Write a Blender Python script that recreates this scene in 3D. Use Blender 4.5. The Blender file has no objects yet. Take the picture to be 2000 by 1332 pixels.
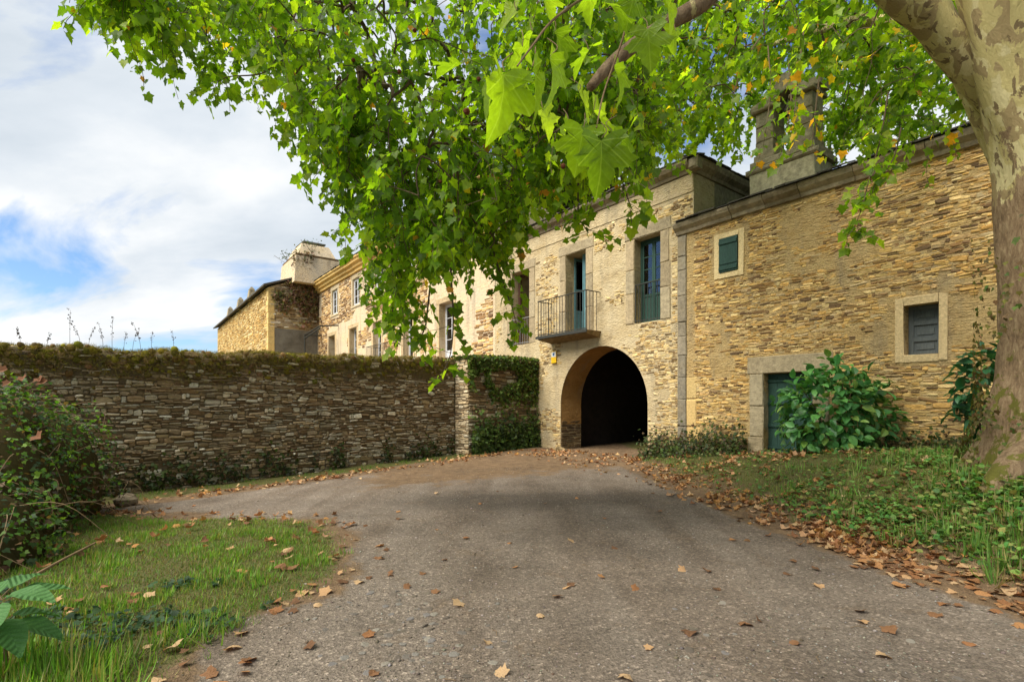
import bpy, math, random
import numpy as np
from mathutils import Vector, noise as mnoise

# ------------------------------------------------------------------ camera, sky, sun, exposure
scene = bpy.context.scene
col = scene.collection
cam_data = bpy.data.cameras.new('camera')
cam = bpy.data.objects.new('camera', cam_data); col.objects.link(cam)
cam.location = (0, 0, 1.6); cam.rotation_euler = (math.radians(90), 0, 0)
cam_data.sensor_width = 36; cam_data.lens = 18; cam_data.shift_y = 0.062
cam_data.clip_start = 0.05; cam_data.clip_end = 3000
scene.camera = cam

SUN_AZ = math.atan2(-0.85, -0.53)          # horizontal direction towards the sun (x, y)
SUN_EL = math.radians(50)
SUN = Vector((math.sin(SUN_AZ) * math.cos(SUN_EL), math.cos(SUN_AZ) * math.cos(SUN_EL), math.sin(SUN_EL)))
SKY_STRENGTH = 0.12
world = bpy.data.worlds.new('World'); scene.world = world; world.use_nodes = True
wn = world.node_tree.nodes; wl = world.node_tree.links; wn.clear()
def wnode(t, **kw):
    n = wn.new(t)
    for k, v in kw.items(): setattr(n, k, v)
    return n
w_out = wnode('ShaderNodeOutputWorld'); w_bg = wnode('ShaderNodeBackground'); w_bg.inputs['Strength'].default_value = SKY_STRENGTH
w_sky = wnode('ShaderNodeTexSky', sky_type='NISHITA'); w_sky.sun_disc = False
w_sky.sun_elevation = SUN_EL; w_sky.sun_rotation = SUN_AZ; w_sky.air_density = 1.0; w_sky.dust_density = 0.6; w_sky.ozone_density = 1.5
w_tc = wnode('ShaderNodeTexCoord'); w_sep = wnode('ShaderNodeSeparateXYZ'); wl.new(w_tc.outputs['Generated'], w_sep.inputs[0])
def wmath(op, a, b=None, c=None):
    n = wnode('ShaderNodeMath', operation=op)
    for i, v in enumerate((a, b, c)):
        if v is None: continue
        if isinstance(v, (int, float)): n.inputs[i].default_value = v
        else: wl.new(v, n.inputs[i])
    return n.outputs[0]
zz = wmath('ADD', wmath('MAXIMUM', w_sep.outputs[2], 0.0), 0.38)     # a flat cloud deck seen in perspective
w_cx = wnode('ShaderNodeCombineXYZ')
wl.new(wmath('DIVIDE', w_sep.outputs[0], zz), w_cx.inputs[0]); wl.new(wmath('DIVIDE', w_sep.outputs[1], zz), w_cx.inputs[1])
w_map = wnode('ShaderNodeMapping'); wl.new(w_cx.outputs[0], w_map.inputs[0])
w_map.inputs['Rotation'].default_value = (0, 0, math.radians(28)); w_map.inputs['Scale'].default_value = (0.75, 1.25, 1); w_map.inputs['Location'].default_value = (-3.0, 6.25, 0)
def wnoise(scale, detail, rough, dist, off):
    m = wnode('ShaderNodeMapping'); m.inputs['Location'].default_value = off; wl.new(w_map.outputs[0], m.inputs[0])
    n = wnode('ShaderNodeTexNoise'); n.inputs['Scale'].default_value = scale; n.inputs['Detail'].default_value = detail
    n.inputs['Roughness'].default_value = rough; n.inputs['Distortion'].default_value = dist; wl.new(m.outputs[0], n.inputs['Vector'])
    return n.outputs[0]
def wramp(fac, stops):
    r = wnode('ShaderNodeValToRGB'); wl.new(fac, r.inputs[0]); el = r.color_ramp.elements
    while len(el) < len(stops): el.new(0.5)
    for e_, (p, c) in zip(el, stops): e_.position = p; e_.color = (*c, 1) if len(c) == 3 else c
    return r.outputs[0]
cover = wramp(wnoise(2.1, 10, 0.55, 0.45, (0, 0, 0)), [(0.375, (0, 0, 0)), (0.50, (1, 1, 1))])
shade = wramp(wnoise(1.5, 9, 0.55, 0.3, (5.3, 2.2, 1.7)), [(0.36, (2.5, 2.85, 3.2)), (0.50, (3.35, 3.6, 3.85)), (0.62, (4.4, 4.45, 4.45))])
w_mix = wnode('ShaderNodeMix', data_type='RGBA')
w_gain = wnode('ShaderNodeMix', data_type='RGBA', blend_type='MULTIPLY'); w_gain.inputs[0].default_value = 1
wl.new(w_sky.outputs[0], w_gain.inputs[6]); w_gain.inputs[7].default_value = (0.55, 0.66, 0.78, 1)
wl.new(cover, w_mix.inputs[0]); wl.new(w_gain.outputs[2], w_mix.inputs[6]); wl.new(shade, w_mix.inputs[7])
wl.new(w_mix.outputs[2], w_bg.inputs[0]); wl.new(w_bg.outputs[0], w_out.inputs[0])

sun_data = bpy.data.lights.new('sun', 'SUN'); sun_data.energy = 3.7; sun_data.angle = math.radians(45); sun_data.color = (1.0, 0.95, 0.87)
sun = bpy.data.objects.new('sun', sun_data); col.objects.link(sun); sun.location = (-20, -5, 30)
sun.rotation_euler = (-SUN).to_track_quat('-Z', 'Y').to_euler()
scene.view_settings.view_transform = 'Standard'; scene.view_settings.look = 'None'
scene.view_settings.exposure = 1.0; scene.view_settings.gamma = 1; scene.view_settings.use_curve_mapping = False
scene.cycles.use_denoising = True; scene.cycles.max_bounces = 8; scene.cycles.transparent_max_bounces = 8
scene.cycles.sample_clamp_indirect = 8

# ------------------------------------------------------------------ helpers
rng = random.Random(7); R = np.random.default_rng(7)
def C(r, g, b):
    f = lambda c: (c / 255 / 12.92) if c / 255 <= 0.04045 else ((c / 255 + 0.055) / 1.055) ** 2.4
    return (f(r), f(g), f(b))
def at(px, py, d):                          # a point of the place: picture column, row and metres ahead
    return np.array([(px - 1000) / 1000 * d, d, 1.6 + (790 - py) / 1000 * d])
def sstep(t): t = np.clip(t, 0, 1); return t * t * (3 - 2 * t)
def fbm(x, y, z=0.0, o=4): return mnoise.fractal(Vector((x, y, z)), 1.0, 2.0, o)

def tag(o, label=None, cat=None, group=None, kind=None):
    if label: o['label'] = label
    if cat: o['category'] = cat
    if group: o['group'] = group
    if kind: o['kind'] = kind
    return o
def empty(name, loc=(0, 0, 0), rz=0.0):
    o = bpy.data.objects.new(name, None); col.objects.link(o); o.location = loc; o.rotation_euler = (0, 0, rz)
    o.empty_display_size = 0.2
    return o
def link(name, me, parent=None, loc=None, kind=None):
    o = bpy.data.objects.new(name, me); col.objects.link(o)
    if parent is not None: o.parent = parent
    if loc is not None: o.location = loc
    if kind: o['kind'] = kind
    return o

class MB:
    """collects polygons with one colour each and links them as one mesh object"""
    def __init__(s): s.v = []; s.f = []; s.c = []
    def add(s, verts, faces, c=(1, 1, 1)):
        o = len(s.v); s.v += [tuple(p) for p in verts]; s.f += [tuple(i + o for i in f) for f in faces]; s.c += [c] * len(verts)
    def hexa(s, p, c=(1, 1, 1)):            # 8 corners: bottom 0-3 counter-clockwise, top 4-7
        s.add(p, [(3, 2, 1, 0), (4, 5, 6, 7), (0, 1, 5, 4), (1, 2, 6, 5), (2, 3, 7, 6), (3, 0, 4, 7)], c)
    def box(s, x0, x1, y0, y1, z0, z1, c=(1, 1, 1), j=0.0):
        p = [(x0, y0, z0), (x1, y0, z0), (x1, y1, z0), (x0, y1, z0), (x0, y0, z1), (x1, y0, z1), (x1, y1, z1), (x0, y1, z1)]
        if j: p = [tuple(a + rng.uniform(-j, j) for a in q) for q in p]
        s.hexa(p, c)
    def bevbox(s, x0, x1, y0, y1, z0, z1, b, c=(1, 1, 1), j=0.0):
        """box with a chamfered front (towards -y): reads as a dressed stone"""
        g = lambda a: a + (rng.uniform(-j, j) if j else 0)
        back = [(x0, y1, z0), (x1, y1, z0), (x1, y1, z1), (x0, y1, z1)]
        mid = [(g(x0), y0 + b, g(z0)), (g(x1), y0 + b, g(z0)), (g(x1), y0 + b, g(z1)), (g(x0), y0 + b, g(z1))]
        fr = [(g(x0 + b), g(y0), g(z0 + b)), (g(x1 - b), g(y0), g(z0 + b)), (g(x1 - b), g(y0), g(z1 - b)), (g(x0 + b), g(y0), g(z1 - b))]
        s.add(back + mid + fr, [(3, 2, 1, 0)] + [(k, (k + 1) % 4, 4 + (k + 1) % 4, 4 + k) for k in range(4)] + [(4 + k, 4 + (k + 1) % 4, 8 + (k + 1) % 4, 8 + k) for k in range(4)] + [(8, 9, 10, 11)], c)
    def tube(s, pts, rad, n=8, c=(1, 1, 1), cap=True):
        pts = [Vector(p) for p in pts]; k = len(pts)
        if not hasattr(rad, '__len__'): rad = [rad] * k
        t0 = (pts[1] - pts[0]).normalized(); up = Vector((0, 0, 1)) if abs(t0.z) < .9 else Vector((1, 0, 0))
        a = t0.cross(up).normalized(); vs = []
        for i in range(k):
            t = (pts[min(i + 1, k - 1)] - pts[max(i - 1, 0)]).normalized()
            a = (a - t * a.dot(t)).normalized(); b = t.cross(a)
            for q in range(n):
                w = 2 * math.pi * q / n
                vs.append(pts[i] + (a * math.cos(w) + b * math.sin(w)) * rad[i])
        fs = [(i * n + q, i * n + (q + 1) % n, (i + 1) * n + (q + 1) % n, (i + 1) * n + q) for i in range(k - 1) for q in range(n)]
        if cap: fs += [tuple(range(n - 1, -1, -1)), tuple((k - 1) * n + q for q in range(n))]
        s.add(vs, fs, c)
    def build(s, name, m, parent=None, kind=None, smooth=False, loc=None):
        me = bpy.data.meshes.new(name); me.from_pydata(s.v, [], s.f); me.materials.append(m)
        at_ = me.color_attributes.new('Col', 'FLOAT_COLOR', 'POINT')
        at_.data.foreach_set('color', np.array([(*c, 1.0) for c in s.c], dtype=np.float32).ravel())
        if smooth: me.polygons.foreach_set('use_smooth', [True] * len(me.polygons))
        me.update()
        return link(name, me, parent, loc, kind)
def spline(pts, n=6):
    pts = [np.array(p, float) for p in pts]; P = [2 * pts[0] - pts[1]] + pts + [2 * pts[-1] - pts[-2]]; out = []
    for i in range(1, len(P) - 2):
        for k in range(n):
            t = k / n; a, b, c, d = P[i - 1:i + 3]
            out.append(0.5 * (2 * b + (c - a) * t + (2 * a - 5 * b + 4 * c - d) * t * t + (3 * b - a - 3 * c + d) * t ** 3))
    out.append(pts[-1]); return out
def np_mesh(name, verts, tris, cols, m, parent=None, kind=None, smooth=False):
    me = bpy.data.meshes.new(name); nv, nf = len(verts), len(tris)
    me.vertices.add(nv); me.vertices.foreach_set('co', np.asarray(verts, np.float32).ravel())
    me.loops.add(nf * 3); me.loops.foreach_set('vertex_index', np.asarray(tris, np.int32).ravel())
    me.polygons.add(nf); me.polygons.foreach_set('loop_start', np.arange(0, nf * 3, 3, dtype=np.int32)); me.polygons.foreach_set('loop_total', np.full(nf, 3, np.int32))
    me.materials.append(m)
    at_ = me.color_attributes.new('Col', 'FLOAT_COLOR', 'POINT')
    at_.data.foreach_set('color', np.concatenate([cols, np.ones((nv, 1))], 1).astype(np.float32).ravel())
    if smooth: me.polygons.foreach_set('use_smooth', np.ones(nf, bool))
    me.update(calc_edges=True)
    return link(name, me, parent, None, kind)
def instances(name, tv, tt, M, pos, cols, m, parent=None, kind='stuff'):
    """one mesh of many leaf-like pieces: template tv/tt turned by M (N,3,3) and moved to pos (N,3)"""
    N, k = len(pos), len(tv)
    V = np.einsum('nij,kj->nki', M, tv) + pos[:, None, :]
    T = tt[None] + (np.arange(N) * k)[:, None, None]
    return np_mesh(name, V.reshape(-1, 3), T.reshape(-1, 3), np.repeat(cols, k, 0), m, parent, kind)
def frames(d, nrm, size):
    """(N,3,3) matrices: local y along d, local z close to nrm, scaled by size"""
    d = d / np.linalg.norm(d, axis=1, keepdims=True)
    x = np.cross(d, nrm); x /= np.linalg.norm(x, axis=1, keepdims=True) + 1e-9
    z = np.cross(x, d)
    return np.stack([x, d, z], 2) * np.asarray(size)[:, None, None]
def rand_unit(n):
    v = R.normal(size=(n, 3)); return v / np.linalg.norm(v, axis=1, keepdims=True)

# ------------------------------------------------------------------ materials
def mat(name):
    m = bpy.data.materials.new(name); m.use_nodes = True; nt = m.node_tree
    return m, nt, nt.nodes['Principled BSDF']
def N(nt, t, **kw):
    n = nt.nodes.new(t)
    for k, v in kw.items(): setattr(n, k, v)
    return n
def noise_n(nt, scale, detail=6, rough=.6, vec=None, dist=0):
    n = N(nt, 'ShaderNodeTexNoise'); n.inputs['Scale'].default_value = scale; n.inputs['Detail'].default_value = detail
    n.inputs['Roughness'].default_value = rough; n.inputs['Distortion'].default_value = dist
    if vec is not None: nt.links.new(vec, n.inputs['Vector'])
    return n.outputs[0]
def ramp_n(nt, fac, stops):
    r = N(nt, 'ShaderNodeValToRGB'); nt.links.new(fac, r.inputs[0]); el = r.color_ramp.elements
    while len(el) < len(stops): el.new(.5)
    for e_, (p, c) in zip(el, stops): e_.position = p; e_.color = (c, c, c, 1) if isinstance(c, (int, float)) else (*c, 1)
    return r.outputs[0]
def mix_n(nt, fac, a, b, blend='MIX'):
    n = N(nt, 'ShaderNodeMix', data_type='RGBA', blend_type=blend)
    for i, v in ((0, fac), (6, a), (7, b)):
        if isinstance(v, (int, float)): n.inputs[i].default_value = v
        elif isinstance(v, tuple): n.inputs[i].default_value = (*v, 1)
        else: nt.links.new(v, n.inputs[i])
    return n.outputs[2]
def bump_n(nt, h, strength, dist, prev=None):
    b = N(nt, 'ShaderNodeBump'); b.inputs['Strength'].default_value = strength; b.inputs['Distance'].default_value = dist
    nt.links.new(h, b.inputs['Height'])
    if prev is not None: nt.links.new(prev, b.inputs['Normal'])
    return b.outputs[0]
def pos_n(nt, sx=1, sy=1, sz=1):
    g = N(nt, 'ShaderNodeTexCoord'); m = N(nt, 'ShaderNodeMapping'); m.inputs['Scale'].default_value = (sx, sy, sz)
    nt.links.new(g.outputs['Object'], m.inputs[0]); return m.outputs[0]
def vcol(nt):
    a = N(nt, 'ShaderNodeVertexColor'); a.layer_name = 'Col'; return a.outputs[0]
def m_stone(name, grain=14, lo=.55, hi=1.35, stretch=(1, 1, 2.5), bump=.5, stain=None, rough=.9, stain_k=.75):
    """piece colour from the piece, grain, blotches and fine relief on top"""
    m, nt, b = mat(name); v = pos_n(nt, *stretch)
    g = ramp_n(nt, noise_n(nt, grain, 8, .7, v), [(.3, lo), (.7, hi)])
    c = mix_n(nt, 1, vcol(nt), g, 'MULTIPLY')
    if stain:
        c = mix_n(nt, ramp_n(nt, noise_n(nt, 1.3, 6, .6, pos_n(nt)), [(.52, 0), (.68, stain_k)]), c, stain)
    nt.links.new(c, b.inputs['Base Color']); b.inputs['Roughness'].default_value = rough; b.inputs['Specular IOR Level'].default_value = .25
    n1 = bump_n(nt, noise_n(nt, grain * 2.2, 8, .75, v), bump, .02)
    nt.links.new(bump_n(nt, noise_n(nt, grain * .5, 4, .6, v), bump * .8, .05, n1), b.inputs['Normal'])
    return m
def m_mortar(name, a, bcol, dark, scale=3.0, bump=.7, coarse=0.0):
    """lime mortar or render; coarse > 0 lets buried flat stones show through as long low bumps"""
    m, nt, b = mat(name); v = pos_n(nt, 1, 1, 1.6); vs = pos_n(nt, 1, 1, 3.2)
    c = mix_n(nt, ramp_n(nt, noise_n(nt, scale, 8, .65, v), [(.35, 0), (.65, 1)]), a, bcol)
    c = mix_n(nt, ramp_n(nt, noise_n(nt, scale * .45, 9, .7, v, .6), [(.56, 0), (.70, .8)]), c, dark)
    c = mix_n(nt, 1, c, ramp_n(nt, noise_n(nt, 40, 6, .8, v), [(.3, .72), (.7, 1.2)]), 'MULTIPLY')
    c = mix_n(nt, ramp_n(nt, noise_n(nt, 1.6, 8, .65, pos_n(nt, 1.3, 1.3, .28), .3), [(.52, 0), (.70, .55)]), c, (.20, .175, .13))      # grey run-off stains
    if coarse:
        buried = noise_n(nt, 6.5, 5, .6, vs, .4)
        c = mix_n(nt, ramp_n(nt, buried, [(.55, 0), (.72, .6 * coarse)]), c, tuple(.55 * q for q in dark)); c = mix_n(nt, ramp_n(nt, buried, [(.25, .5 * coarse), (.42, 0)]), c, tuple(1.12 * q for q in bcol))
    nt.links.new(c, b.inputs['Base Color']); b.inputs['Roughness'].default_value = .95; b.inputs['Specular IOR Level'].default_value = .2
    n1 = bump_n(nt, noise_n(nt, 28, 10, .75, vs if coarse else v), bump, .03)
    n1 = bump_n(nt, noise_n(nt, 6, 5, .6, v), bump, .06, n1)
    if coarse: n1 = bump_n(nt, noise_n(nt, 9, 4, .6, vs, .3), .9 * coarse, .09, n1)
    nt.links.new(n1, b.inputs['Normal'])
    return m
def m_plain(name, c, rough=.7, var=.25, scale=12, bump=.15, spec=.3, stretch=(1, 1, 1), metal=0):
    m, nt, b = mat(name); v = pos_n(nt, *stretch)
    k = mix_n(nt, 1, c, ramp_n(nt, noise_n(nt, scale, 7, .65, v), [(.3, 1 - var), (.7, 1 + var)]), 'MULTIPLY')
    nt.links.new(k, b.inputs['Base Color']); b.inputs['Roughness'].default_value = rough; b.inputs['Specular IOR Level'].default_value = spec; b.inputs['Metallic'].default_value = metal
    if bump: nt.links.new(bump_n(nt, noise_n(nt, scale * 2, 8, .7, v), bump, .02), b.inputs['Normal'])
    return m
def m_leaf(name, trans=.5, tint=(1.25, 1.3, .55), rough=.45, spec=.4):
    m, nt, b = mat(name); c = vcol(nt)
    c = mix_n(nt, 1, c, ramp_n(nt, noise_n(nt, 30, 4, .6, pos_n(nt)), [(.3, .8), (.7, 1.2)]), 'MULTIPLY')
    nt.links.new(c, b.inputs['Base Color']); b.inputs['Roughness'].default_value = rough; b.inputs['Specular IOR Level'].default_value = spec
    t = N(nt, 'ShaderNodeBsdfTranslucent'); nt.links.new(mix_n(nt, 1, c, tint, 'MULTIPLY'), t.inputs[0])
    s = N(nt, 'ShaderNodeMixShader'); s.inputs[0].default_value = trans
    nt.links.new(b.outputs[0], s.inputs[1]); nt.links.new(t.outputs[0], s.inputs[2]); nt.links.new(s.outputs[0], nt.nodes['Material Output'].inputs[0])
    return m
def m_glass(name):
    m, nt, b = mat(name)
    gl = N(nt, 'ShaderNodeBsdfGlossy'); gl.inputs['Roughness'].default_value = .03; gl.inputs['Color'].default_value = (.9, .95, 1, 1)
    tr = N(nt, 'ShaderNodeBsdfTransparent'); tr.inputs[0].default_value = (.75, .8, .78, 1)
    fr = N(nt, 'ShaderNodeFresnel'); fr.inputs[0].default_value = 1.9
    s = N(nt, 'ShaderNodeMixShader'); nt.links.new(fr.outputs[0], s.inputs[0]); nt.links.new(tr.outputs[0], s.inputs[1]); nt.links.new(gl.outputs[0], s.inputs[2])
    nt.links.new(bump_n(nt, noise_n(nt, 1.5, 2, .5, pos_n(nt)), .08, .05), gl.inputs['Normal'])
    nt.links.new(s.outputs[0], nt.nodes['Material Output'].inputs[0])
    return m
M = {}
M['rubble'] = m_stone('ochre_rubble', 11, .6, 1.35, (1, 1, 2.6), .6)
M['grey_rubble'] = m_stone('grey_slate_rubble', 12, .5, 1.4, (1, 1, 2.6), .7, stain=C(104, 92, 66), stain_k=.45)
M['granite'] = m_stone('dressed_granite', 30, .7, 1.25, (1, 1, 1), .35)
M['frame_stone'] = m_stone('worn_frame_stone', 14, .62, 1.25, (1, 1, 1), .6, stain=C(132, 116, 86), stain_k=.6)
M['weathered'] = m_stone('weathered_granite', 9, .5, 1.25, (1, 1, 1), .6, stain=C(98, 88, 66))
M['mortar'] = m_mortar('ochre_mortar', C(190, 158, 102), C(206, 178, 124), C(136, 106, 66), coarse=1.0)
M['plaster'] = m_mortar('buff_plaster', C(186, 164, 122), C(202, 184, 146), C(130, 110, 80), 1.6, coarse=.7)
M['pale_plaster'] = m_mortar('pale_plaster', C(205, 186, 156), C(214, 190, 150), C(150, 118, 80), 1.1)
M['wall_core'] = m_mortar('dry_wall_core', C(96, 82, 62), C(112, 96, 72), C(72, 60, 44), 4)
M['dark_stone'] = m_plain('shade_dark_stone', C(46, 38, 32), .95, .4, 5, .5)  # very dark base colour: the unlit interior's shade is put into the stone
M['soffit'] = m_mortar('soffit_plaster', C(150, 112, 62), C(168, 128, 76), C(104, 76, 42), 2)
M['slate'] = m_stone('roof_slate', 10, .6, 1.3, (1, 1, 1), .5)
M['green_wood'] = m_plain('green_painted_wood', C(40, 68, 58), .7, .35, 9, .3, .3, (8, 8, .7))
M['grey_wood'] = m_plain('grey_painted_wood', C(92, 98, 98), .75, .25, 9, .35, .2, (8, 8, .7))
M['white_wood'] = m_plain('white_painted_wood', C(206, 206, 204), .6, .1, 9, .15)
M['blue_wood'] = m_plain('blue_green_painted_wood', C(86, 122, 126), .6, .2, 9, .2)
M['iron'] = m_plain('rusty_dark_iron', C(44, 44, 36), .7, .4, 20, .2, .4)
M['pale_iron'] = m_plain('pale_painted_iron', C(124, 122, 118), .7, .3, 20, .2, .4)
M['glass'] = m_glass('window_glass')
M['leaf'] = m_leaf('plane_leaf', .68, (2.0, 2.05, .5))
M['shrub_leaf'] = m_leaf('shrub_leaf', .25, (1.2, 1.3, .6), .4, .45)
def m_broad():
    m = m_leaf('broad_leaf', .3, (1.2, 1.3, .55), .55, .25); nt = m.node_tree; g = N(nt, 'ShaderNodeTexCoord'); s_ = N(nt, 'ShaderNodeSeparateXYZ'); nt.links.new(g.outputs['Object'], s_.inputs[0])
    ab = N(nt, 'ShaderNodeMath', operation='ABSOLUTE'); nt.links.new(s_.outputs[0], ab.inputs[0]); cb = N(nt, 'ShaderNodeMath', operation='MULTIPLY_ADD'); cb.inputs[1].default_value = -.9; nt.links.new(ab.outputs[0], cb.inputs[0]); nt.links.new(s_.outputs[1], cb.inputs[2])
    sn = N(nt, 'ShaderNodeMath', operation='MULTIPLY'); sn.inputs[1].default_value = 48; nt.links.new(cb.outputs[0], sn.inputs[0]); si = N(nt, 'ShaderNodeMath', operation='SINE'); nt.links.new(sn.outputs[0], si.inputs[0])      # side veins
    nt.links.new(bump_n(nt, si.outputs[0], .35, .02), nt.nodes['Principled BSDF'].inputs['Normal']); return m
M['broad_leaf'] = m_broad()
M['weed_leaf'] = m_leaf('weed_leaf', .4, (1.3, 1.3, .5), .55, .3)
M['grass'] = m_leaf('grass_blade', .4, (1.2, 1.25, .5), .55, .3)
M['dry_leaf'] = m_leaf('dry_leaf', .2, (1.2, 1.0, .7), .8, .15)
M['moss'] = m_leaf('moss', .15, (1.1, 1.1, .6), .95, .05)
M['twig'] = m_plain('twig_bark', C(92, 76, 56), .9, .3, 20, .3)
M['dry_stem'] = m_plain('dry_stem', C(120, 98, 70), .9, .3, 20, .2)
def m_bark():
    m, nt, b = mat('plane_bark'); v = pos_n(nt, 1, 1, .6)
    a = noise_n(nt, 3.2, 7, .55, v, .6); b2 = noise_n(nt, 5.5, 6, .55, pos_n(nt, 1.1, .9, .5), .8); c3 = noise_n(nt, 8, 5, .55, pos_n(nt, .9, 1.2, .55), .5)
    c = mix_n(nt, ramp_n(nt, a, [(.44, 0), (.47, 1)]), C(230, 216, 160), C(214, 198, 134))
    c = mix_n(nt, ramp_n(nt, b2, [(.53, 0), (.55, 1)]), c, C(180, 158, 112))
    c = mix_n(nt, ramp_n(nt, c3, [(.60, 0), (.615, 1)]), c, C(138, 118, 84))
    # thick brown bark that has not been shed, on the lower trunk; moss at its foot
    at_ = vcol(nt); sp = N(nt, 'ShaderNodeSeparateColor'); nt.links.new(at_, sp.inputs[0])
    bn = noise_n(nt, 11, 10, .78, pos_n(nt, 1.5, 1.5, .7), .4); brown = ramp_n(nt, bn, [(.3, C(96, 76, 56)), (.5, C(156, 130, 98)), (.72, C(202, 178, 138))])
    def wedge(out, n, k):
        q = N(nt, 'ShaderNodeMath', operation='ADD'); nt.links.new(out, q.inputs[0]); nt.links.new(n, q.inputs[1]); return ramp_n(nt, q.outputs[0], [(k, 0), (k + .06, 1)])
    c = mix_n(nt, wedge(sp.outputs[0], noise_n(nt, 3.5, 8, .7, pos_n(nt, 1, 1, .5), .4), .98), c, brown)
    c = mix_n(nt, wedge(sp.outputs[1], noise_n(nt, 5, 8, .7, pos_n(nt)), .98), c, mix_n(nt, noise_n(nt, 20, 5, .7, pos_n(nt)), C(92, 92, 38), C(134, 130, 56)))
    nt.links.new(c, b.inputs['Base Color']); b.inputs['Roughness'].default_value = .85; b.inputs['Specular IOR Level'].default_value = .2
    n1 = bump_n(nt, ramp_n(nt, b2, [(.52, 0), (.56, 1)]), .25, .015); n2 = bump_n(nt, bn, 1.0, .09, n1)
    nt.links.new(n2, b.inputs['Normal']); return m
M['bark'] = m_bark()
def m_near_leaf():
    """big leaves close by: veins fan out from the base of the blade"""
    m, nt, b = mat('near_plane_leaf'); g = N(nt, 'ShaderNodeTexCoord'); s = N(nt, 'ShaderNodeSeparateXYZ'); nt.links.new(g.outputs['Object'], s.inputs[0])
    def mm(op, a, b_=None):
        n = N(nt, 'ShaderNodeMath', operation=op)
        for i, v in enumerate((a, b_)):
            if v is None: continue
            if isinstance(v, (int, float)): n.inputs[i].default_value = v
            else: nt.links.new(v, n.inputs[i])
        return n.outputs[0]
    ax = mm('ABSOLUTE', s.outputs[0]); y = mm('SUBTRACT', s.outputs[1], .04); d = ax
    for ang in (44, 86):
        ca, sa = math.cos(math.radians(ang)), math.sin(math.radians(ang))
        d = mm('MINIMUM', d, mm('ABSOLUTE', mm('SUBTRACT', mm('MULTIPLY', ax, ca), mm('MULTIPLY', y, sa))))
    vein = ramp_n(nt, d, [(.003, .9), (.016, 0)])
    w = N(nt, 'ShaderNodeTexWave', wave_type='BANDS', bands_direction='DIAGONAL'); w.inputs['Scale'].default_value = 3.2; w.inputs['Distortion'].default_value = 1.2
    cb = N(nt, 'ShaderNodeCombineXYZ'); nt.links.new(ax, cb.inputs[0]); nt.links.new(mm('MULTIPLY', y, -1.0), cb.inputs[1]); nt.links.new(cb.outputs[0], w.inputs['Vector'])
    fine = ramp_n(nt, w.outputs[0], [(.86, 0), (1.0, .5)])
    oi = N(nt, 'ShaderNodeObjectInfo')
    base = ramp_n(nt, oi.outputs['Random'], [(0, C(100, 128, 30)), (.45, C(122, 150, 36)), (.8, C(146, 172, 48)), (1, C(160, 182, 60))])
    base = mix_n(nt, 1, base, ramp_n(nt, noise_n(nt, 6, 5, .6, pos_n(nt)), [(.3, .8), (.7, 1.2)]), 'MULTIPLY')
    c = mix_n(nt, fine, base, mix_n(nt, .25, base, C(150, 180, 80))); c = mix_n(nt, vein, c, mix_n(nt, .5, base, C(160, 186, 90)))
    nt.links.new(c, b.inputs['Base Color']); b.inputs['Roughness'].default_value = .42; b.inputs['Specular IOR Level'].default_value = .4
    nt.links.new(bump_n(nt, mix_n(nt, 1, vein, fine, 'ADD'), .3, .02), b.inputs['Normal'])
    t = N(nt, 'ShaderNodeBsdfTranslucent'); nt.links.new(mix_n(nt, 1, c, (2.05, 2.0, .5), 'MULTIPLY'), t.inputs[0])
    sh = N(nt, 'ShaderNodeMixShader'); sh.inputs[0].default_value = .65
    nt.links.new(b.outputs[0], sh.inputs[1]); nt.links.new(t.outputs[0], sh.inputs[2]); nt.links.new(sh.outputs[0], nt.nodes['Material Output'].inputs[0])
    return m
M['near_leaf'] = m_near_leaf()

# ------------------------------------------------------------------ ground
ROAD_R = ([-20, 0, 4, 6.7, 10.4, 12.7, 15, 30], [4.3, 4.15, 4.0, 3.45, 3.15, 2.9, 3.2, 3.2])      # right edge of the track: x at y
def ground_h(x, y):
    x = np.asarray(x, float); y = np.asarray(y, float)
    r = x - np.interp(y, *ROAD_R)
    P = np.interp(y, [-10, 0, 4, 6, 8.4, 11.4, 14, 17], [.8, .86, .92, .90, .80, .44, .30, .12])
    h = P * sstep(r / 2.3)
    h = h + .14 * sstep((y - 9) / 6) * sstep((x + 3) / 4)
    h = h - .24 * sstep((-x - 1.5) / 6.5) * sstep((y - 4) / 6)
    far = sstep((np.hypot(x, y) - 22) / 10)
    return h * (1 - far)
WDIR = np.array([.733, .680]); WN = np.array([.680, -.733]); W0 = np.array([-1.79, 16.25])          # garden wall: direction, face normal, its right end
def wall_dist(x, y): return (np.asarray(x) - W0[0]) * WN[0] + (np.asarray(y) - W0[1]) * WN[1]        # metres in front of the garden wall
def fac_dist(x, y): return 11.4 - (.798 * np.asarray(x) + .6025 * np.asarray(y))                      # metres in front of the house front
PATCH = np.array([(-2.7, 7.1), (-2.05, 6.15), (-1.6, 4.85), (-1.85, 3.9), (-2.0, 3.3), (-2.05, 2.2), (-2.3, 0), (-12, 0), (-12, 9), (-6.6, 8.3), (-4.8, 7.5)])
def in_poly(x, y, poly):
    x = np.asarray(x); y = np.asarray(y); ins = np.zeros(x.shape, bool); n = len(poly)
    for i in range(n):
        x0, y0 = poly[i]; x1, y1 = poly[(i + 1) % n]
        c = ((y0 > y) != (y1 > y)) & (x < (x1 - x0) * (y - y0) / (y1 - y0 + 1e-12) + x0); ins ^= c
    return ins
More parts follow.
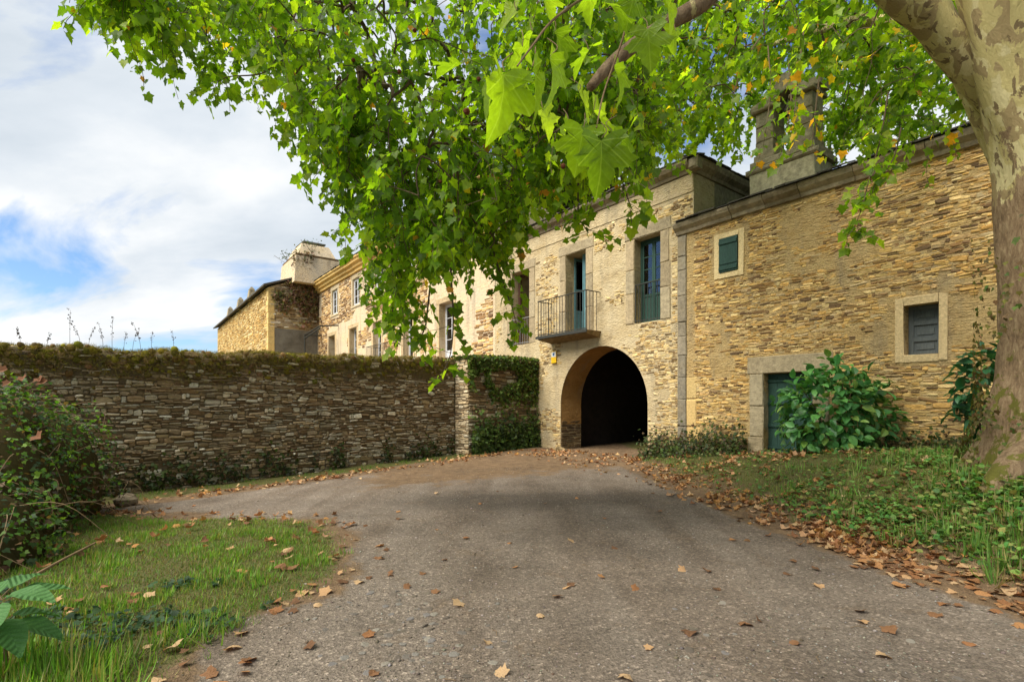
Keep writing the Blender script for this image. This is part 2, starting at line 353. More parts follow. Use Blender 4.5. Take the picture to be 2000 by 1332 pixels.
def poly_dist(x, y, poly):
    d = np.full(np.shape(x), 1e9); n = len(poly)
    for i in range(n):
        a = poly[i]; b = poly[(i + 1) % n]; ab = b - a
        t = np.clip(((x - a[0]) * ab[0] + (y - a[1]) * ab[1]) / (ab @ ab), 0, 1)
        d = np.minimum(d, np.hypot(x - a[0] - t * ab[0], y - a[1] - t * ab[1]))
    return np.where(in_poly(x, y, poly), d, -d)
def green(x, y):
    """how much grass grows there, 0 to 1"""
    x = np.asarray(x, float); y = np.asarray(y, float)
    g = sstep(poly_dist(x, y, PATCH) / .7 + .3)
    r = x - np.interp(y, *ROAD_R)
    g = np.maximum(g, sstep((r - .25) / 1.1) * .95)
    wd = wall_dist(x, y); along = (x - W0[0]) * WDIR[0] + (y - W0[1]) * WDIR[1]
    g = np.maximum(g, sstep((1.35 - wd) / .5) * (wd > -.2) * (along < .6))
    g = np.maximum(g, .5 * sstep((.7 - (wd - .66)) / .5) * (along > .0) * (along < 3) * (wd > 0))
    return g
nx = np.concatenate([-np.geomspace(700, 13, 22), np.arange(-12, 12.01, .12), np.geomspace(13, 700, 22)])
ny = np.concatenate([-np.geomspace(700, 3, 20), np.arange(-2, 20.01, .12), np.geomspace(21, 900, 22)])
gx, gy = np.meshgrid(nx, ny)
gz = ground_h(gx, gy)
wob = np.array([[fbm(a * .9, b * .9, 0, 3) for a in nx] for b in ny]); wob2 = np.array([[fbm(a * 3.5, b * 3.5, 4, 2) for a in nx] for b in ny])
near = (np.hypot(gx, gy) < 30)
gz = gz + near * (wob * .025 + wob2 * .008)
def ground_z(x, y):
    """height of the ground sheet, read off its grid"""
    x = np.asarray(x, float); y = np.asarray(y, float)
    i = np.clip(np.searchsorted(nx, x) - 1, 0, len(nx) - 2); j = np.clip(np.searchsorted(ny, y) - 1, 0, len(ny) - 2)
    fx = np.clip((x - nx[i]) / (nx[i + 1] - nx[i]), 0, 1); fy = np.clip((y - ny[j]) / (ny[j + 1] - ny[j]), 0, 1)
    return (gz[j, i] * (1 - fx) + gz[j, i + 1] * fx) * (1 - fy) + (gz[j + 1, i] * (1 - fx) + gz[j + 1, i + 1] * fx) * fy
G = green(gx, gy) * near + (~near) * .8
r_ = gx - np.interp(gy, *ROAD_R)
dirt = np.maximum(sstep((gy - 10.4 - .5 * (gx - 1) + 1.4 * wob) / 3.0) * sstep((gx + 4.5 + wob) / 3.0), sstep((r_ + .5) / .6))            # bare brown earth: before the arch and along the bank
pd = poly_dist(gx, gy, PATCH); dirt = np.maximum(dirt, sstep((pd + .55 - .5 * wob) / .8))
dirt = np.maximum(dirt, sstep((2.2 - wall_dist(gx, gy)) / .7))
dark_band = np.exp(-(((gx - .6) / 3.0) ** 2 + ((gy - 8.6 - .08 * gx) / .9) ** 2)) * 1.15                                       # a soft-edged darker band across the track
gv = np.stack([gx, gy, gz], 2).reshape(-1, 3); W, Hh = len(nx), len(ny)
ii = (np.arange(Hh - 1)[:, None] * W + np.arange(W - 1)[None]).ravel()
gt = np.concatenate([np.stack([ii, ii + 1, ii + W + 1], 1), np.stack([ii, ii + W + 1, ii + W], 1)])
gc = np.stack([np.clip(G, 0, 1), np.clip(dirt, 0, 1), np.clip(dark_band, 0, 1)], 2).reshape(-1, 3)
def m_ground():
    m, nt, b = mat('track_and_earth'); sp = N(nt, 'ShaderNodeSeparateColor'); nt.links.new(vcol(nt), sp.inputs[0]); v = pos_n(nt)
    def soft(out, n, k0, k1):
        q = N(nt, 'ShaderNodeMath', operation='ADD'); nt.links.new(out, q.inputs[0]); nt.links.new(n, q.inputs[1]); return ramp_n(nt, q.outputs[0], [(k0, 0), (k1, 1)])
    n_big = noise_n(nt, 1.1, 6, .6, v); n_mid = noise_n(nt, 6, 7, .65, v); n_f = noise_n(nt, 70, 4, .7, v)
    vo = N(nt, 'ShaderNodeTexVoronoi'); vo.inputs['Scale'].default_value = 55; nt.links.new(v, vo.inputs['Vector'])
    vo2 = N(nt, 'ShaderNodeTexVoronoi'); vo2.inputs['Scale'].default_value = 120; nt.links.new(v, vo2.inputs['Vector'])
    chip = N(nt, 'ShaderNodeSeparateColor'); nt.links.new(vo.outputs['Color'], chip.inputs[0])
    chip2 = N(nt, 'ShaderNodeSeparateColor'); nt.links.new(vo2.outputs['Color'], chip2.inputs[0])
    grav = mix_n(nt, ramp_n(nt, n_big, [(.35, 0), (.65, 1)]), C(104, 92, 79), C(126, 112, 97))
    lanes = noise_n(nt, .9, 4, .5, pos_n(nt, 1.6, .22, 1), .5)                                  # worn lanes along the track
    grav = mix_n(nt, ramp_n(nt, lanes, [(.42, 0), (.62, .6)]), grav, C(136, 124, 110)); grav = mix_n(nt, ramp_n(nt, lanes, [(.30, .55), (.42, 0)]), grav, C(92, 80, 66))
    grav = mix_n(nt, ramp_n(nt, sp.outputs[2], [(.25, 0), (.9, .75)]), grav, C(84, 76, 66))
    grav = mix_n(nt, ramp_n(nt, noise_n(nt, 2.4, 8, .7, v, .8), [(.56, 0), (.66, .5)]), grav, C(110, 92, 72))
    grav = mix_n(nt, 1, grav, ramp_n(nt, chip.outputs[0], [(0, .66), (.7, 1.0), (.93, 1.22), (.97, 1.7)]), 'MULTIPLY')
    grav = mix_n(nt, 1, grav, ramp_n(nt, chip2.outputs[0], [(0, .72), (1, 1.28)]), 'MULTIPLY')
    earth = mix_n(nt, ramp_n(nt, n_mid, [(.3, 0), (.7, 1)]), C(96, 76, 56), C(136, 112, 84))
    earth = mix_n(nt, 1, earth, ramp_n(nt, n_f, [(.25, .6), (.75, 1.3)]), 'MULTIPLY')
    earth = mix_n(nt, 1, earth, ramp_n(nt, chip.outputs[1], [(0, .8), (.9, 1.05), (.97, 1.5)]), 'MULTIPLY')
    soil = mix_n(nt, n_mid, C(88, 76, 48), C(92, 98, 48))
    c = mix_n(nt, soft(sp.outputs[1], n_mid, .75, 1.25), grav, earth)
    c = mix_n(nt, soft(sp.outputs[0], n_mid, .85, 1.25), c, soil)
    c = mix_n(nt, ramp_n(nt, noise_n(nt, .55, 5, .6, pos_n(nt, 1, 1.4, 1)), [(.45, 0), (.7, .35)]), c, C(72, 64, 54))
    nt.links.new(c, b.inputs['Base Color']); b.inputs['Roughness'].default_value = .95; b.inputs['Specular IOR Level'].default_value = .15
    n1 = bump_n(nt, vo.outputs['Distance'], .55, .012); n2 = bump_n(nt, vo2.outputs['Distance'], .4, .006, n1)
    nt.links.new(bump_n(nt, n_mid, .5, .05, n2), b.inputs['Normal']); return m
M['ground'] = m_ground()
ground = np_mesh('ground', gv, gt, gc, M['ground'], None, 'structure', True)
tag(ground, 'worn grey gravel track and brown earth in front of the stone house', 'ground')

# ------------------------------------------------------------------ masonry
def rubble(x0, x1, z0, z1, free, hgt, lng, pal, r, keep=None, prd=(.008, .03), warp=.02, inset=.010, tilt=.03, gap=.006, base=None, top=None, yb=0.0):
    """flat rubble in uneven courses on the plane y = yb (front towards -y). free(z) gives the open stretches of a course. Yields (verts, faces, colour, area, centre)."""
    out = []; z = z0
    while z < z1:
        h = r.uniform(*hgt) * (1.35 if r.random() < .2 else 1); todo = []
        for (a, b) in free(z, z + h):
            x = a + r.uniform(0, .02)
            while x < b - .05:
                l = min(r.uniform(*lng) * (r.random() * .8 + .5), b - x)
                if b - x - l < lng[0] * .5: l = b - x
                if h > hgt[0] * 1.5 and l > lng[0] * 1.2 and r.random() < .35: q = r.uniform(.35, .65); todo += [(x, l, z, h * q), (x + r.uniform(-.02, .02), l, z + h * q, h * (1 - q))]
                else: todo.append((x, l, z, h))
                x += l
        for (x, l, zb_, h_) in todo:
            if 1:
                hh = h_ * r.uniform(.7, 1.08); cx = x + l / 2; cz = zb_ + h_ / 2 + r.uniform(-.16, .16) * h_
                wz = warp * (fbm(cx * .7, zb_ * .9, 3.3, 2) * 2.4 + .5 * fbm(cx * 2.3, zb_ * 2.0, 7.7, 2))
                if keep and not keep(cx, cz + wz, r): continue
                if base and cz + wz < base(cx): continue
                if top and cz + wz > top(cx): continue
                hl, hv = l / 2 - gap, hh / 2 - gap * .6
                if hl < .02 or hv < .008: continue
                cut = min(hl, hv) * .9
                ol = [(-hl, -hv + cut * r.uniform(.1, .8)), (-hl + cut * r.uniform(.2, 1.6), -hv * r.uniform(.9, 1.05)), (hl - cut * r.uniform(.2, 1.3), -hv), (hl, -hv + cut * r.uniform(.1, .8)),
                      (hl, hv - cut * r.uniform(.1, .8)), (hl - cut * r.uniform(.2, 2.0), hv * r.uniform(.9, 1.05)), (-hl + cut * r.uniform(.2, 1.5), hv), (-hl, hv - cut * r.uniform(.1, .8))]
                t = r.gauss(0, tilt); p = r.uniform(*prd); sx, sz = r.uniform(-.012, .012) / max(hl, .05), r.uniform(-.01, .01) / max(hv, .03)
                k = len(ol); f1 = 1 - min(.45, inset * r.uniform(.7, 1.6) / hl); f2 = 1 - min(.55, inset * r.uniform(.7, 1.6) / hv)
                vs = []
                for (q, y) in ((1, .03), (1, -p * .35), (0, -p)):
                    for (ux, uz) in ol:
                        if not q: ux *= f1; uz *= f2
                        yy = yb + y + (0 if q else (ux * sx + uz * sz))
                        vs.append((cx + ux - uz * t, yy, cz + wz + uz + ux * t))
                fs = [(i, (i + 1) % k, k + (i + 1) % k, k + i) for i in range(k)] + [(k + i, k + (i + 1) % k, 2 * k + (i + 1) % k, 2 * k + i) for i in range(k)] + [tuple(range(2 * k, 3 * k))]
                c = r.choice(pal); v = r.uniform(.78, 1.2); w = r.uniform(-.05, .05)
                out.append((vs, fs, (c[0] * v * (1 + w), c[1] * v, c[2] * v * (1 - w)), l * hh, (cx, cz + wz)))
        z += h
    return out
def set_stones(stones, m, parent, n_single=300, weight=None, name='stone'):
    """the stones that show largest are pieces of their own, the others one joined piece"""
    w = [(s[3] * (weight(*s[4]) if weight else 1), i) for i, s in enumerate(stones)]; w.sort(reverse=True)
    single = set(i for _, i in w[:n_single]); rest = MB()
    for i, s in enumerate(stones):
        if i in single:
            mb = MB(); mb.add(s[0], s[1], s[2]); mb.build(name, m, parent)
        else: rest.add(s[0], s[1], s[2])
    if rest.v: rest.build('small_stones', m, parent, kind='stuff')
def shell(mb, x0, x1, z0, z1, y0, y1, openings=(), arch=None, zt=None, c=(1, 1, 1)):
    """a wall from y0 (front) to y1 with rectangular openings (xa, xb, za, zb) and an arch (xc, radius, spring z)"""
    xs = {x0, x1}
    for o in openings: xs |= {o[0], o[1]}
    if arch:
        ac, ar, asz = arch
        xs |= {ac + ar * math.cos(math.pi * k / 24) for k in range(25)}
    xs = sorted(x for x in xs if x0 - 1e-6 <= x <= x1 + 1e-6)
    for a, b in zip(xs, xs[1:]):
        if b - a < 1e-5: continue
        mid = (a + b) / 2; blocks = [(o[2], o[2], o[3], o[3]) for o in openings if o[0] < mid < o[1]]
        if arch and abs(mid - ac) < ar:
            za = asz + math.sqrt(max(0, ar * ar - (a - ac) ** 2)); zb = asz + math.sqrt(max(0, ar * ar - (b - ac) ** 2))
            blocks.append((z0 - 1, z0 - 1, za, zb))
        blocks.sort(); cur = (z0, z0)
        for (b0, b1, t0, t1) in blocks + [(z1, z1, z1, z1)]:
            if b0 > cur[0] + 1e-4 or b1 > cur[1] + 1e-4:
                mb.hexa([(a, y0, cur[0]), (b, y0, cur[1]), (b, y1, cur[1]), (a, y1, cur[0]), (a, y0, b0), (b, y0, b1), (b, y1, b1), (a, y1, b0)], c)
            cur = (max(t0, cur[0]), max(t1, cur[1]))
def free_fn(x0, x1, openings, arch=None, jag=.05, r=rng):
    def f(za, zb):
        zc = (za + zb) / 2; segs = [(x0, x1)]; cuts = [(o[0] - r.uniform(0, jag), o[1] + r.uniform(0, jag)) for o in openings if o[2] - .0 < zb - .01 and o[3] > za + .01]
        if arch:
            ac, ar, asz = arch
            w = ar if zc < asz else math.sqrt(max(0, ar * ar - (za - asz) ** 2)) if za < asz + ar else 0
            if w > 0: cuts.append((ac - w - .005, ac + w + .005))
        for (ca, cb) in cuts:
            segs = [q for (a, b) in segs for q in ((a, min(b, ca)), (max(a, cb), b)) if q[1] - q[0] > .06]
        return segs
    return f
OCHRE = [C(202, 166, 100), C(210, 178, 114), C(194, 156, 90), C(186, 146, 82), C(204, 170, 106), C(160, 126, 76), C(218, 190, 130), C(136, 106, 68), C(194, 162, 110), C(112, 88, 60), C(198, 158, 92), C(190, 164, 118)]
BUFF = [C(206, 180, 124), C(196, 166, 108), C(180, 150, 96), C(214, 190, 140), C(150, 124, 82), C(118, 96, 64), C(190, 168, 124)]
GREYS = [C(198, 190, 172), C(174, 165, 146), C(204, 198, 182), C(160, 145, 122), C(138, 120, 94), C(168, 150, 120), C(112, 92, 68), C(154, 136, 108), C(138, 124, 102), C(124, 104, 78)]
GREYS = [(r_ * 1.06, g_ * 1.0, b_ * .90) for r_, g_, b_ in GREYS]
GRANITE = C(150, 140, 118); GRANITE_D = C(152, 138, 112)
F_LOC = (9.097, 6.868, 0); F_ROT = math.atan2(-.798, .6025)
def f_world(x, y, z=0): return (F_LOC[0] + x * .6025 + y * .798, F_LOC[1] - x * .798 + y * .6025, z)
def f_weight(x, z):
    p = f_world(x, 0); u = p[0] / max(p[1], .1); return (1 / (p[1] ** 2)) * (1 if abs(u) < 1.0 else .05)
def vary(c, k=.12): q = 1 + rng.uniform(-k, k); w = rng.uniform(-.03, .03); return (c[0] * q * (1 + w), c[1] * q, c[2] * q * (1 - w))
def dressed(parent, x0, x1, z0, z1, out, depth, name, m='frame_stone', c=GRANITE, b=.018, j=.009):
    mb = MB(); mb.bevbox(x0, x1, -out, depth, z0, z1, b, vary(c), j); return mb.build(name, M[m], parent)
def stone_frame(parent, op, w=.26, lint=.3, sill=None, out=.025, depth=.35, c=GRANITE, split=3):
    x0, x1, z0, z1 = op; fr = empty('stone_frame'); fr.parent = parent
    hs = sorted(rng.uniform(.2, .8) for _ in range(split - 1)); zs = [z0] + [z0 + (z1 - z0) * (i + 1) / split + rng.uniform(-.12, .12) for i in range(split - 1)] + [z1]
    for (xa, xb) in ((x0 - w, x0), (x1, x1 + w)):
        for za, zb in zip(zs, zs[1:]):
            k = rng.uniform(-.02, .03)
            dressed(fr, xa - (k if xa < x0 else 0), xb + (k if xb > x1 else 0), za + .004, zb - .004, out, depth, 'jamb_stone', c=c)
    dressed(fr, x0 - w - .04, x1 + w + .04, z1 + .002, z1 + lint, out + .004, depth, 'lintel', c=c)
    if sill: dressed(fr, x0 - w - .03, x1 + w + .03, z0 - sill, z0 - .002, out + .03, depth, 'sill', c=c)
    return fr
def boxobj(name, m, parent, x0, x1, y0, y1, z0, z1, c=(1, 1, 1)):
    mb = MB(); mb.box(x0, x1, y0, y1, z0, z1, c); return mb.build(name, m, parent)
def casement(parent, x0, x1, z0, z1, y, leaves=2, rows=4, cols=2, wood='green_wood', panel=.0, th=.05, name='window'):
    """glazed window: outer frame, leaves with stiles and glazing bars, panes, optional solid panels below"""
    w = empty(name); w.parent = parent; f = MB()
    f.box(x0, x0 + .05, y - .03, y + .05, z0, z1); f.box(x1 - .05, x1, y - .03, y + .05, z0, z1); f.box(x0 + .05, x1 - .05, y - .03, y + .05, z1 - .06, z1); f.box(x0 + .05, x1 - .05, y - .03, y + .05, z0, z0 + .05)
    f.build('frame', M[wood], w); lw = (x1 - x0 - .1) / leaves
    for i in range(leaves):
        a = x0 + .05 + i * lw; b = a + lw; s = MB(); zp = z0 + .05 + panel * (z1 - z0)
        s.box(a + .002, a + .055, y - .012, y + .035, z0 + .053, z1 - .063); s.box(b - .055, b - .002, y - .012, y + .035, z0 + .053, z1 - .063)
        s.box(a + .055, b - .055, y - .01, y + .033, z1 - .13, z1 - .063); s.box(a + .055, b - .055, y - .01, y + .033, z0 + .053, z0 + .13)
        if panel: s.box(a + .055, b - .055, y - .01, y + .033, zp, zp + .07)
        s.build('sash', M[wood], w)
        if panel: boxobj('lower_panel', M[wood], w, a + .055, b - .055, y + .005, y + .025, z0 + .13, zp)
        ga, gb, gz0, gz1 = a + .055, b - .055, (zp + .07 if panel else z0 + .13), z1 - .13; g = MB()
        for k in range(1, rows): zc = gz0 + (gz1 - gz0) * k / rows; g.box(ga, gb, y - .005, y + .02, zc - .012, zc + .012)
        for k in range(1, cols): xc = ga + (gb - ga) * k / cols; g.box(xc - .011, xc + .011, y - .006, y + .021, gz0, gz1)
        if g.v: g.build('glazing_bar', M[wood], w)
        for k in range(rows):
            za, zb = gz0 + (gz1 - gz0) * k / rows, gz0 + (gz1 - gz0) * (k + 1) / rows
            boxobj('pane', M['glass'], w, ga, gb, y + .006, y + .010, za + .004, zb - .004)
    return w
def railing(parent, x0, x1, y, z0, z1, n, m='iron', sides=0.0, name='railing'):
    """flat top rail, bottom rail and square bars; sides > 0 adds returns to the wall"""
    r = empty(name); r.parent = parent; mm = M[m]
    boxobj('top_rail', mm, r, x0 - .02, x1 + .02, y - .02, y + .02, z1 - .022, z1); boxobj('bottom_rail', mm, r, x0, x1, y - .012, y + .012, z0 + .05, z0 + .07)
    for k in range(n + 1):
        x = x0 + (x1 - x0) * k / n; mb = MB(); mb.tube([(x, y, z0), (x + rng.uniform(-.006, .006), y, (z0 + z1) / 2), (x, y, z1 - .02)], .009 if k % n else .014, 6); mb.build('bar', mm, r)
    if sides:
        for x in (x0, x1):
            boxobj('side_rail', mm, r, x - .018, x + .018, y + .02, sides, z1 - .021, z1 - .001)
            for k in range(1, 4): yy = y + (sides - y) * k / 4; mb = MB(); mb.tube([(x, yy, z0), (x, yy, z1 - .02)], .009, 6); mb.build('bar', mm, r)
    return r
def cornice(parent, x0, x1, prof, step, m='weathered', c=GRANITE_D, name='cornice_stone', side=None):
    """moulded stones laid end to end; prof is (out, z) from the bottom up. side = (x, y0, y1) runs it along a side wall that faces +x"""
    a = side[1] if side else x0; end = side[2] if side else x1
    while a < end - .05:
        b = min(end, a + step * rng.uniform(.75, 1.25)); b = end if end - b < .25 else b
        g = .006; dz = rng.uniform(-.012, .012); do = rng.uniform(-.012, .012); cc = vary(c, .2); mb = MB(); n = len(prof)
        if side: P = lambda t, o, z: (side[0] + o + do, t, z + dz)
        else: P = lambda t, o, z: (t, -o - do, z + dz)
        vs = [P(a + g, o, z) for (o, z) in prof] + [P(b - g, o, z) for (o, z) in prof]
        fs = [(i, (i + 1) % n, n + (i + 1) % n, n + i) for i in range(n)]; caps = [tuple(range(n - 1, -1, -1)), tuple(range(n, 2 * n))]
        fs = [f[::-1] for f in fs]
        mb.add(vs, fs + [c_[::-1] for c_ in caps], cc); mb.build(name, M[m], parent); a = b
def eave_slates(parent, x0, x1, out, z, side=None, depth=.5, slope=.42, w=(.22, .42)):
    a = side[1] if side else x0; end = side[2] if side else x1
    while a < end:
        b = min(end, a + rng.uniform(*w)); o = out + rng.uniform(-.03, .05); zz_ = z + rng.uniform(-.01, .012); t = rng.uniform(.02, .035); mb = MB(); cc = vary(C(74, 70, 62), .3)
        if side: q = [(side[0] + o, a, zz_), (side[0] + o, b - .005, zz_), (side[0] + o - depth, b - .005, zz_ + depth * slope), (side[0] + o - depth, a, zz_ + depth * slope)]
        else: q = [(a, -o, zz_), (b - .005, -o, zz_), (b - .005, -o + depth, zz_ + depth * slope), (a, -o + depth, zz_ + depth * slope)]
        q = [(p[0], p[1], p[2] + rng.uniform(-.004, .004)) for p in q]
        mb.hexa(q + [(p[0], p[1], p[2] + t) for p in q], cc); mb.build('slate', M['slate'], parent); a = b

# ------------------------------------------------------------------ the low range on the right
rr = random.Random(11)
side = tag(empty('stone_range', F_LOC, F_ROT), 'low ochre rubble range on the right with small green shutter and bell gable', 'building')
ops = [(-6.82, -6.34, 4.74, 5.56), (-3.17, -2.66, 2.5, 3.42), (-5.75, -4.72, .2, 2.29)]
w = MB(); shell(w, -7.72, 2.6, -.6, 5.95, 0, .7, ops); w.box(-7.72, 2.6, 6.5, 7.0, -.6, 5.95); w.box(2.05, 2.55, .7, 6.5, -.6, 5.95)
sw = w.build('front_wall', M['mortar'], side)
zone = [(-7.0, -6.16, 4.55, 5.76), (-3.3, -2.52, 2.32, 3.55), (-6.08, -4.4, -.2, 2.72), (-8, -7.55, -1, 7)]
def keep_side(x, z, r):
    n = fbm(x * .55 + 3, z * .8, 1, 4)
    n += .5 * fbm(x * 2.6, z * 3.0, 4, 2); return n > -.34 + .12 * r.random()
st = rubble(-7.6, 2.4, -.1, 5.93, free_fn(-7.6, 2.4, zone, None, .09, rr), (.028, .075), (.06, .25), OCHRE, rr, keep_side, (.0, .02), .08, .012, .08, .003)
set_stones(st, M['rubble'], sw, 300, f_weight)
# dressed stone pilaster strip where the range meets the gatehouse
zc = -.1
while zc < 5.9:
    h = rr.uniform(.35, .7); b = min(5.92, zc + h); wd = rr.choice([.0, .0, .12, .22])
    dressed(side, -7.97, -7.72, zc + .003, b - .003, .035, .2, 'quoin', c=C(140, 130, 110))
    if wd: dressed(side, -7.717, -7.55 + wd, zc + .02, b - .02, .02, .2, 'quoin', 'granite', C(196, 166, 108))
    zc = b
PROF_S = [(-.05, 5.93), (.07, 5.95), (.10, 6.02), (.20, 6.10), (.24, 6.17), (.24, 6.21), (-.05, 6.21)]
cornice(side, -8.0, 2.6, PROF_S, .95)
rf = MB(); q = [(-7.9, -.2, 6.215), (2.7, -.2, 6.215), (2.7, 3.6, 7.75), (-7.9, 3.6, 7.75)]; rf.hexa(q + [(p[0], p[1], p[2] + .05) for p in q], C(66, 62, 56))
q = [(-7.9, 3.6, 7.75), (2.7, 3.6, 7.75), (2.7, 7.2, 6.2), (-7.9, 7.2, 6.2)]; rf.hexa(q + [(p[0], p[1], p[2] + .05) for p in q], C(66, 62, 56))
roof = rf.build('roof', M['slate'], side); eave_slates(roof, -7.9, 2.6, .29, 6.225, slope=.40)
for op, mar in ((ops[0], .13), (ops[1], .13)):       # smooth rendered margins
    x0, x1, z0, z1 = op; fr = empty('rendered_margin'); fr.parent = side
    for nm, b in (('margin', (x0 - mar, x0, z0 - mar, z1 + mar)), ('margin', (x1, x1 + mar, z0 - mar, z1 + mar)), ('margin', (x0, x1, z1, z1 + mar)), ('margin', (x0, x1, z0 - mar, z0))):
        mb = MB(); mb.bevbox(b[0], b[1], -.018, .3, b[2], b[3], .008, C(214, 190, 140) if op is ops[0] else C(196, 172, 126), .012); mb.build(nm, M['granite'], fr)
sh = empty('green_shutter'); sh.parent = side          # board shutter of the small upper window
for (a, b) in ((-6.81, -6.58), (-6.577, -6.35)): boxobj('plank', M['green_wood'], sh, a, b, -.045, -.012, 4.75, 5.55)
for z in (4.83, 5.44): boxobj('batten', M['green_wood'], sh, -6.805, -6.355, -.07, -.046, z - .035, z + .035)
boxobj('batten', M['green_wood'], sh, -6.805, -6.355, -.062, -.046, 4.93, 4.95)
gs = empty('grey_shutter'); gs.parent = side           # panelled shutter deep in the lower window
boxobj('board', M['grey_wood'], gs, -3.17, -2.66, .30, .34, 2.5, 3.42)
for (a, b) in ((-3.168, -3.09), (-2.74, -2.662)): boxobj('stile', M['grey_wood'], gs, a, b, .27, .299, 2.5, 3.42)
for z in (2.5, 2.76, 3.06, 3.34): boxobj('rail', M['grey_wood'], gs, -3.088, -2.742, .272, .299, z, z + .075)
for z in (2.61, 2.88, 3.19): boxobj('panel', M['grey_wood'], gs, -3.04, -2.79, .285, .299, z, z + .11)
df = stone_frame(side, (-5.75, -4.72, .25, 2.29), .33, .38, None, .03, .35, C(168, 152, 120), 3)
dr = empty('plank_door'); dr.parent = side
for k in range(5): a = -5.75 + k * .206; boxobj('plank', M['green_wood'], dr, a + .002, a + .203, .2, .24, .25, 2.285)
for z in (.62, 1.1, 1.6, 2.1): boxobj('batten', M['green_wood'], dr, -5.745, -4.725, .17, .199, z, z + .05)
# bell gable on the eaves
bg = empty('bell_gable'); bg.parent = side; BG = C(156, 144, 120)
dressed(bg, -6.12, -4.72, 6.2, 6.86, -.08, .95, 'base', 'weathered', C(186, 176, 146), .015)
dressed(bg, -6.2, -4.64, 6.862, 6.98, -.02, 1.02, 'base_moulding', 'weathered', BG, .04); dressed(bg, -6.12, -4.72, 6.982, 7.14, -.06, .98, 'plinth', 'weathered', BG, .03)
for (a, b) in ((-6.02, -5.62), (-5.20, -4.80)):
    z = 7.142
    for h in (.14, .3, .33, .33): k = .03 if h == .14 else 0; dressed(bg, a - k, b + k, z, z + h - .004, -.16 + k, .68, 'pillar_stone', 'weathered', BG, .015); z += h
    dressed(bg, a - .06, b + .06, z, z + .09, -.08, .76, 'capital', 'weathered', GRANITE_D, .03)
mb = MB()                                              # round arch between the pillars and the gable over it
prof = [(-6.16, 8.34), (-5.62, 8.34)] + [(-5.41 - .21 * math.cos(math.pi * k / 8), 8.34 + .21 * math.sin(math.pi * k / 8)) for k in range(1, 8)] + [(-5.20, 8.34), (-4.66, 8.34), (-4.66, 8.48), (-5.1, 8.56), (-5.28, 8.86), (-5.41, 8.92), (-5.54, 8.86), (-5.72, 8.56), (-6.16, 8.48)]
n = len(prof); mb.add([(x, .2, z) for x, z in prof] + [(x, .66, z) for x, z in prof], [tuple(range(n)), tuple(range(2 * n - 1, n - 1, -1))] + [(i, n + i, n + (i + 1) % n, (i + 1) % n) for i in range(n)], BG)
mb.build('arched_head', M['weathered'], bg)
mb = MB(); prf = [(.0, 8.44), (.04, 8.44), (.06, 8.38), (.08, 8.26), (.12, 8.16), (.155, 8.1), (.15, 8.09), (.0, 8.12)]; vs = []; fs = []
for k in range(14): vs += [(-5.41 + r0 * math.cos(k * math.pi / 7), .42 + r0 * math.sin(k * math.pi / 7), z) for r0, z in prf]
for k in range(14): fs += [(k * 8 + i, ((k + 1) % 14) * 8 + i, ((k + 1) % 14) * 8 + i + 1, k * 8 + i + 1) for i in range(7)]
mb.add(vs, fs, (1, 1, 1)); mb.build('bell', m_plain('dark_bronze', C(58, 54, 42), .5, .3, 12, .1, .5, metal=.7), bg, smooth=True)

# ------------------------------------------------------------------ the gatehouse with the arched passage
rr = random.Random(23)
gate = tag(empty('gatehouse', F_LOC, F_ROT), 'two-storey gatehouse with dark round-arched passage, iron balcony and tall windows', 'building')
ARCH = (-10.695, 1.755, 1.6)
gops = [(-15.1, -14.08, 3.76, 6.40), (-12.2, -11.3, 3.86, 6.42), (-9.4, -8.52, 3.86, 6.22)]
w = MB(); shell(w, -16.2, -7.97, -.6, 6.16, 0, .93, gops, ARCH); shell(w, -16.2, -7.52, 6.16, 7.42, 0, .93, [(o[0], o[1], 6.16, o[3]) for o in gops if o[3] > 6.16])
gw = w.build('front_wall', M['plaster'], gate)
w = MB(); w.box(-8.02, -7.52, .93, 9, 5.9, 7.42); w.box(-16.2, -7.52, 9, 9.5, -.6, 7.42); w.box(-16.2, -15.7, .93, 9, -.6, 7.42); w.box(-8.4, -7.97, .93, 9, -.6, 5.9)
w.build('side_wall', M['weathered'], gate).data.color_attributes['Col'].data.foreach_set('color', np.tile((*C(128, 120, 98), 1), 32).astype(np.float32))
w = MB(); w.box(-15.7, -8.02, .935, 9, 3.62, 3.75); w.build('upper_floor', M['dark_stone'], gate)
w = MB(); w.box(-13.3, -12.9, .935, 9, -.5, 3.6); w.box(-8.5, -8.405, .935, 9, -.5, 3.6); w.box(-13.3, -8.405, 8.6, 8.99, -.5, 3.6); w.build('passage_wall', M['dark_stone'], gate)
# soffit and jambs of the arch, a skin of brown render a finger thick inside the opening
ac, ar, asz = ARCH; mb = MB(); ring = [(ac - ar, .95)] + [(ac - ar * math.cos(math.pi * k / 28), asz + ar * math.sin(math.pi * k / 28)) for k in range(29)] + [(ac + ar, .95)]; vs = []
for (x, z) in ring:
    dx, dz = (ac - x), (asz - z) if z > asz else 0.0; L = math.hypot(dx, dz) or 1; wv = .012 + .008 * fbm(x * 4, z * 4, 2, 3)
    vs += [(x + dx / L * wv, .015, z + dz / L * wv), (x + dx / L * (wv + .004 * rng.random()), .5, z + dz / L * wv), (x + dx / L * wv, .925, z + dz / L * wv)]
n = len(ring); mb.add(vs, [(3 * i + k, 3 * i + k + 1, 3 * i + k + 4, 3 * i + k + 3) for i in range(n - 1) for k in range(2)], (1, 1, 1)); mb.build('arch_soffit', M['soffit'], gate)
js = MB(); jst = []
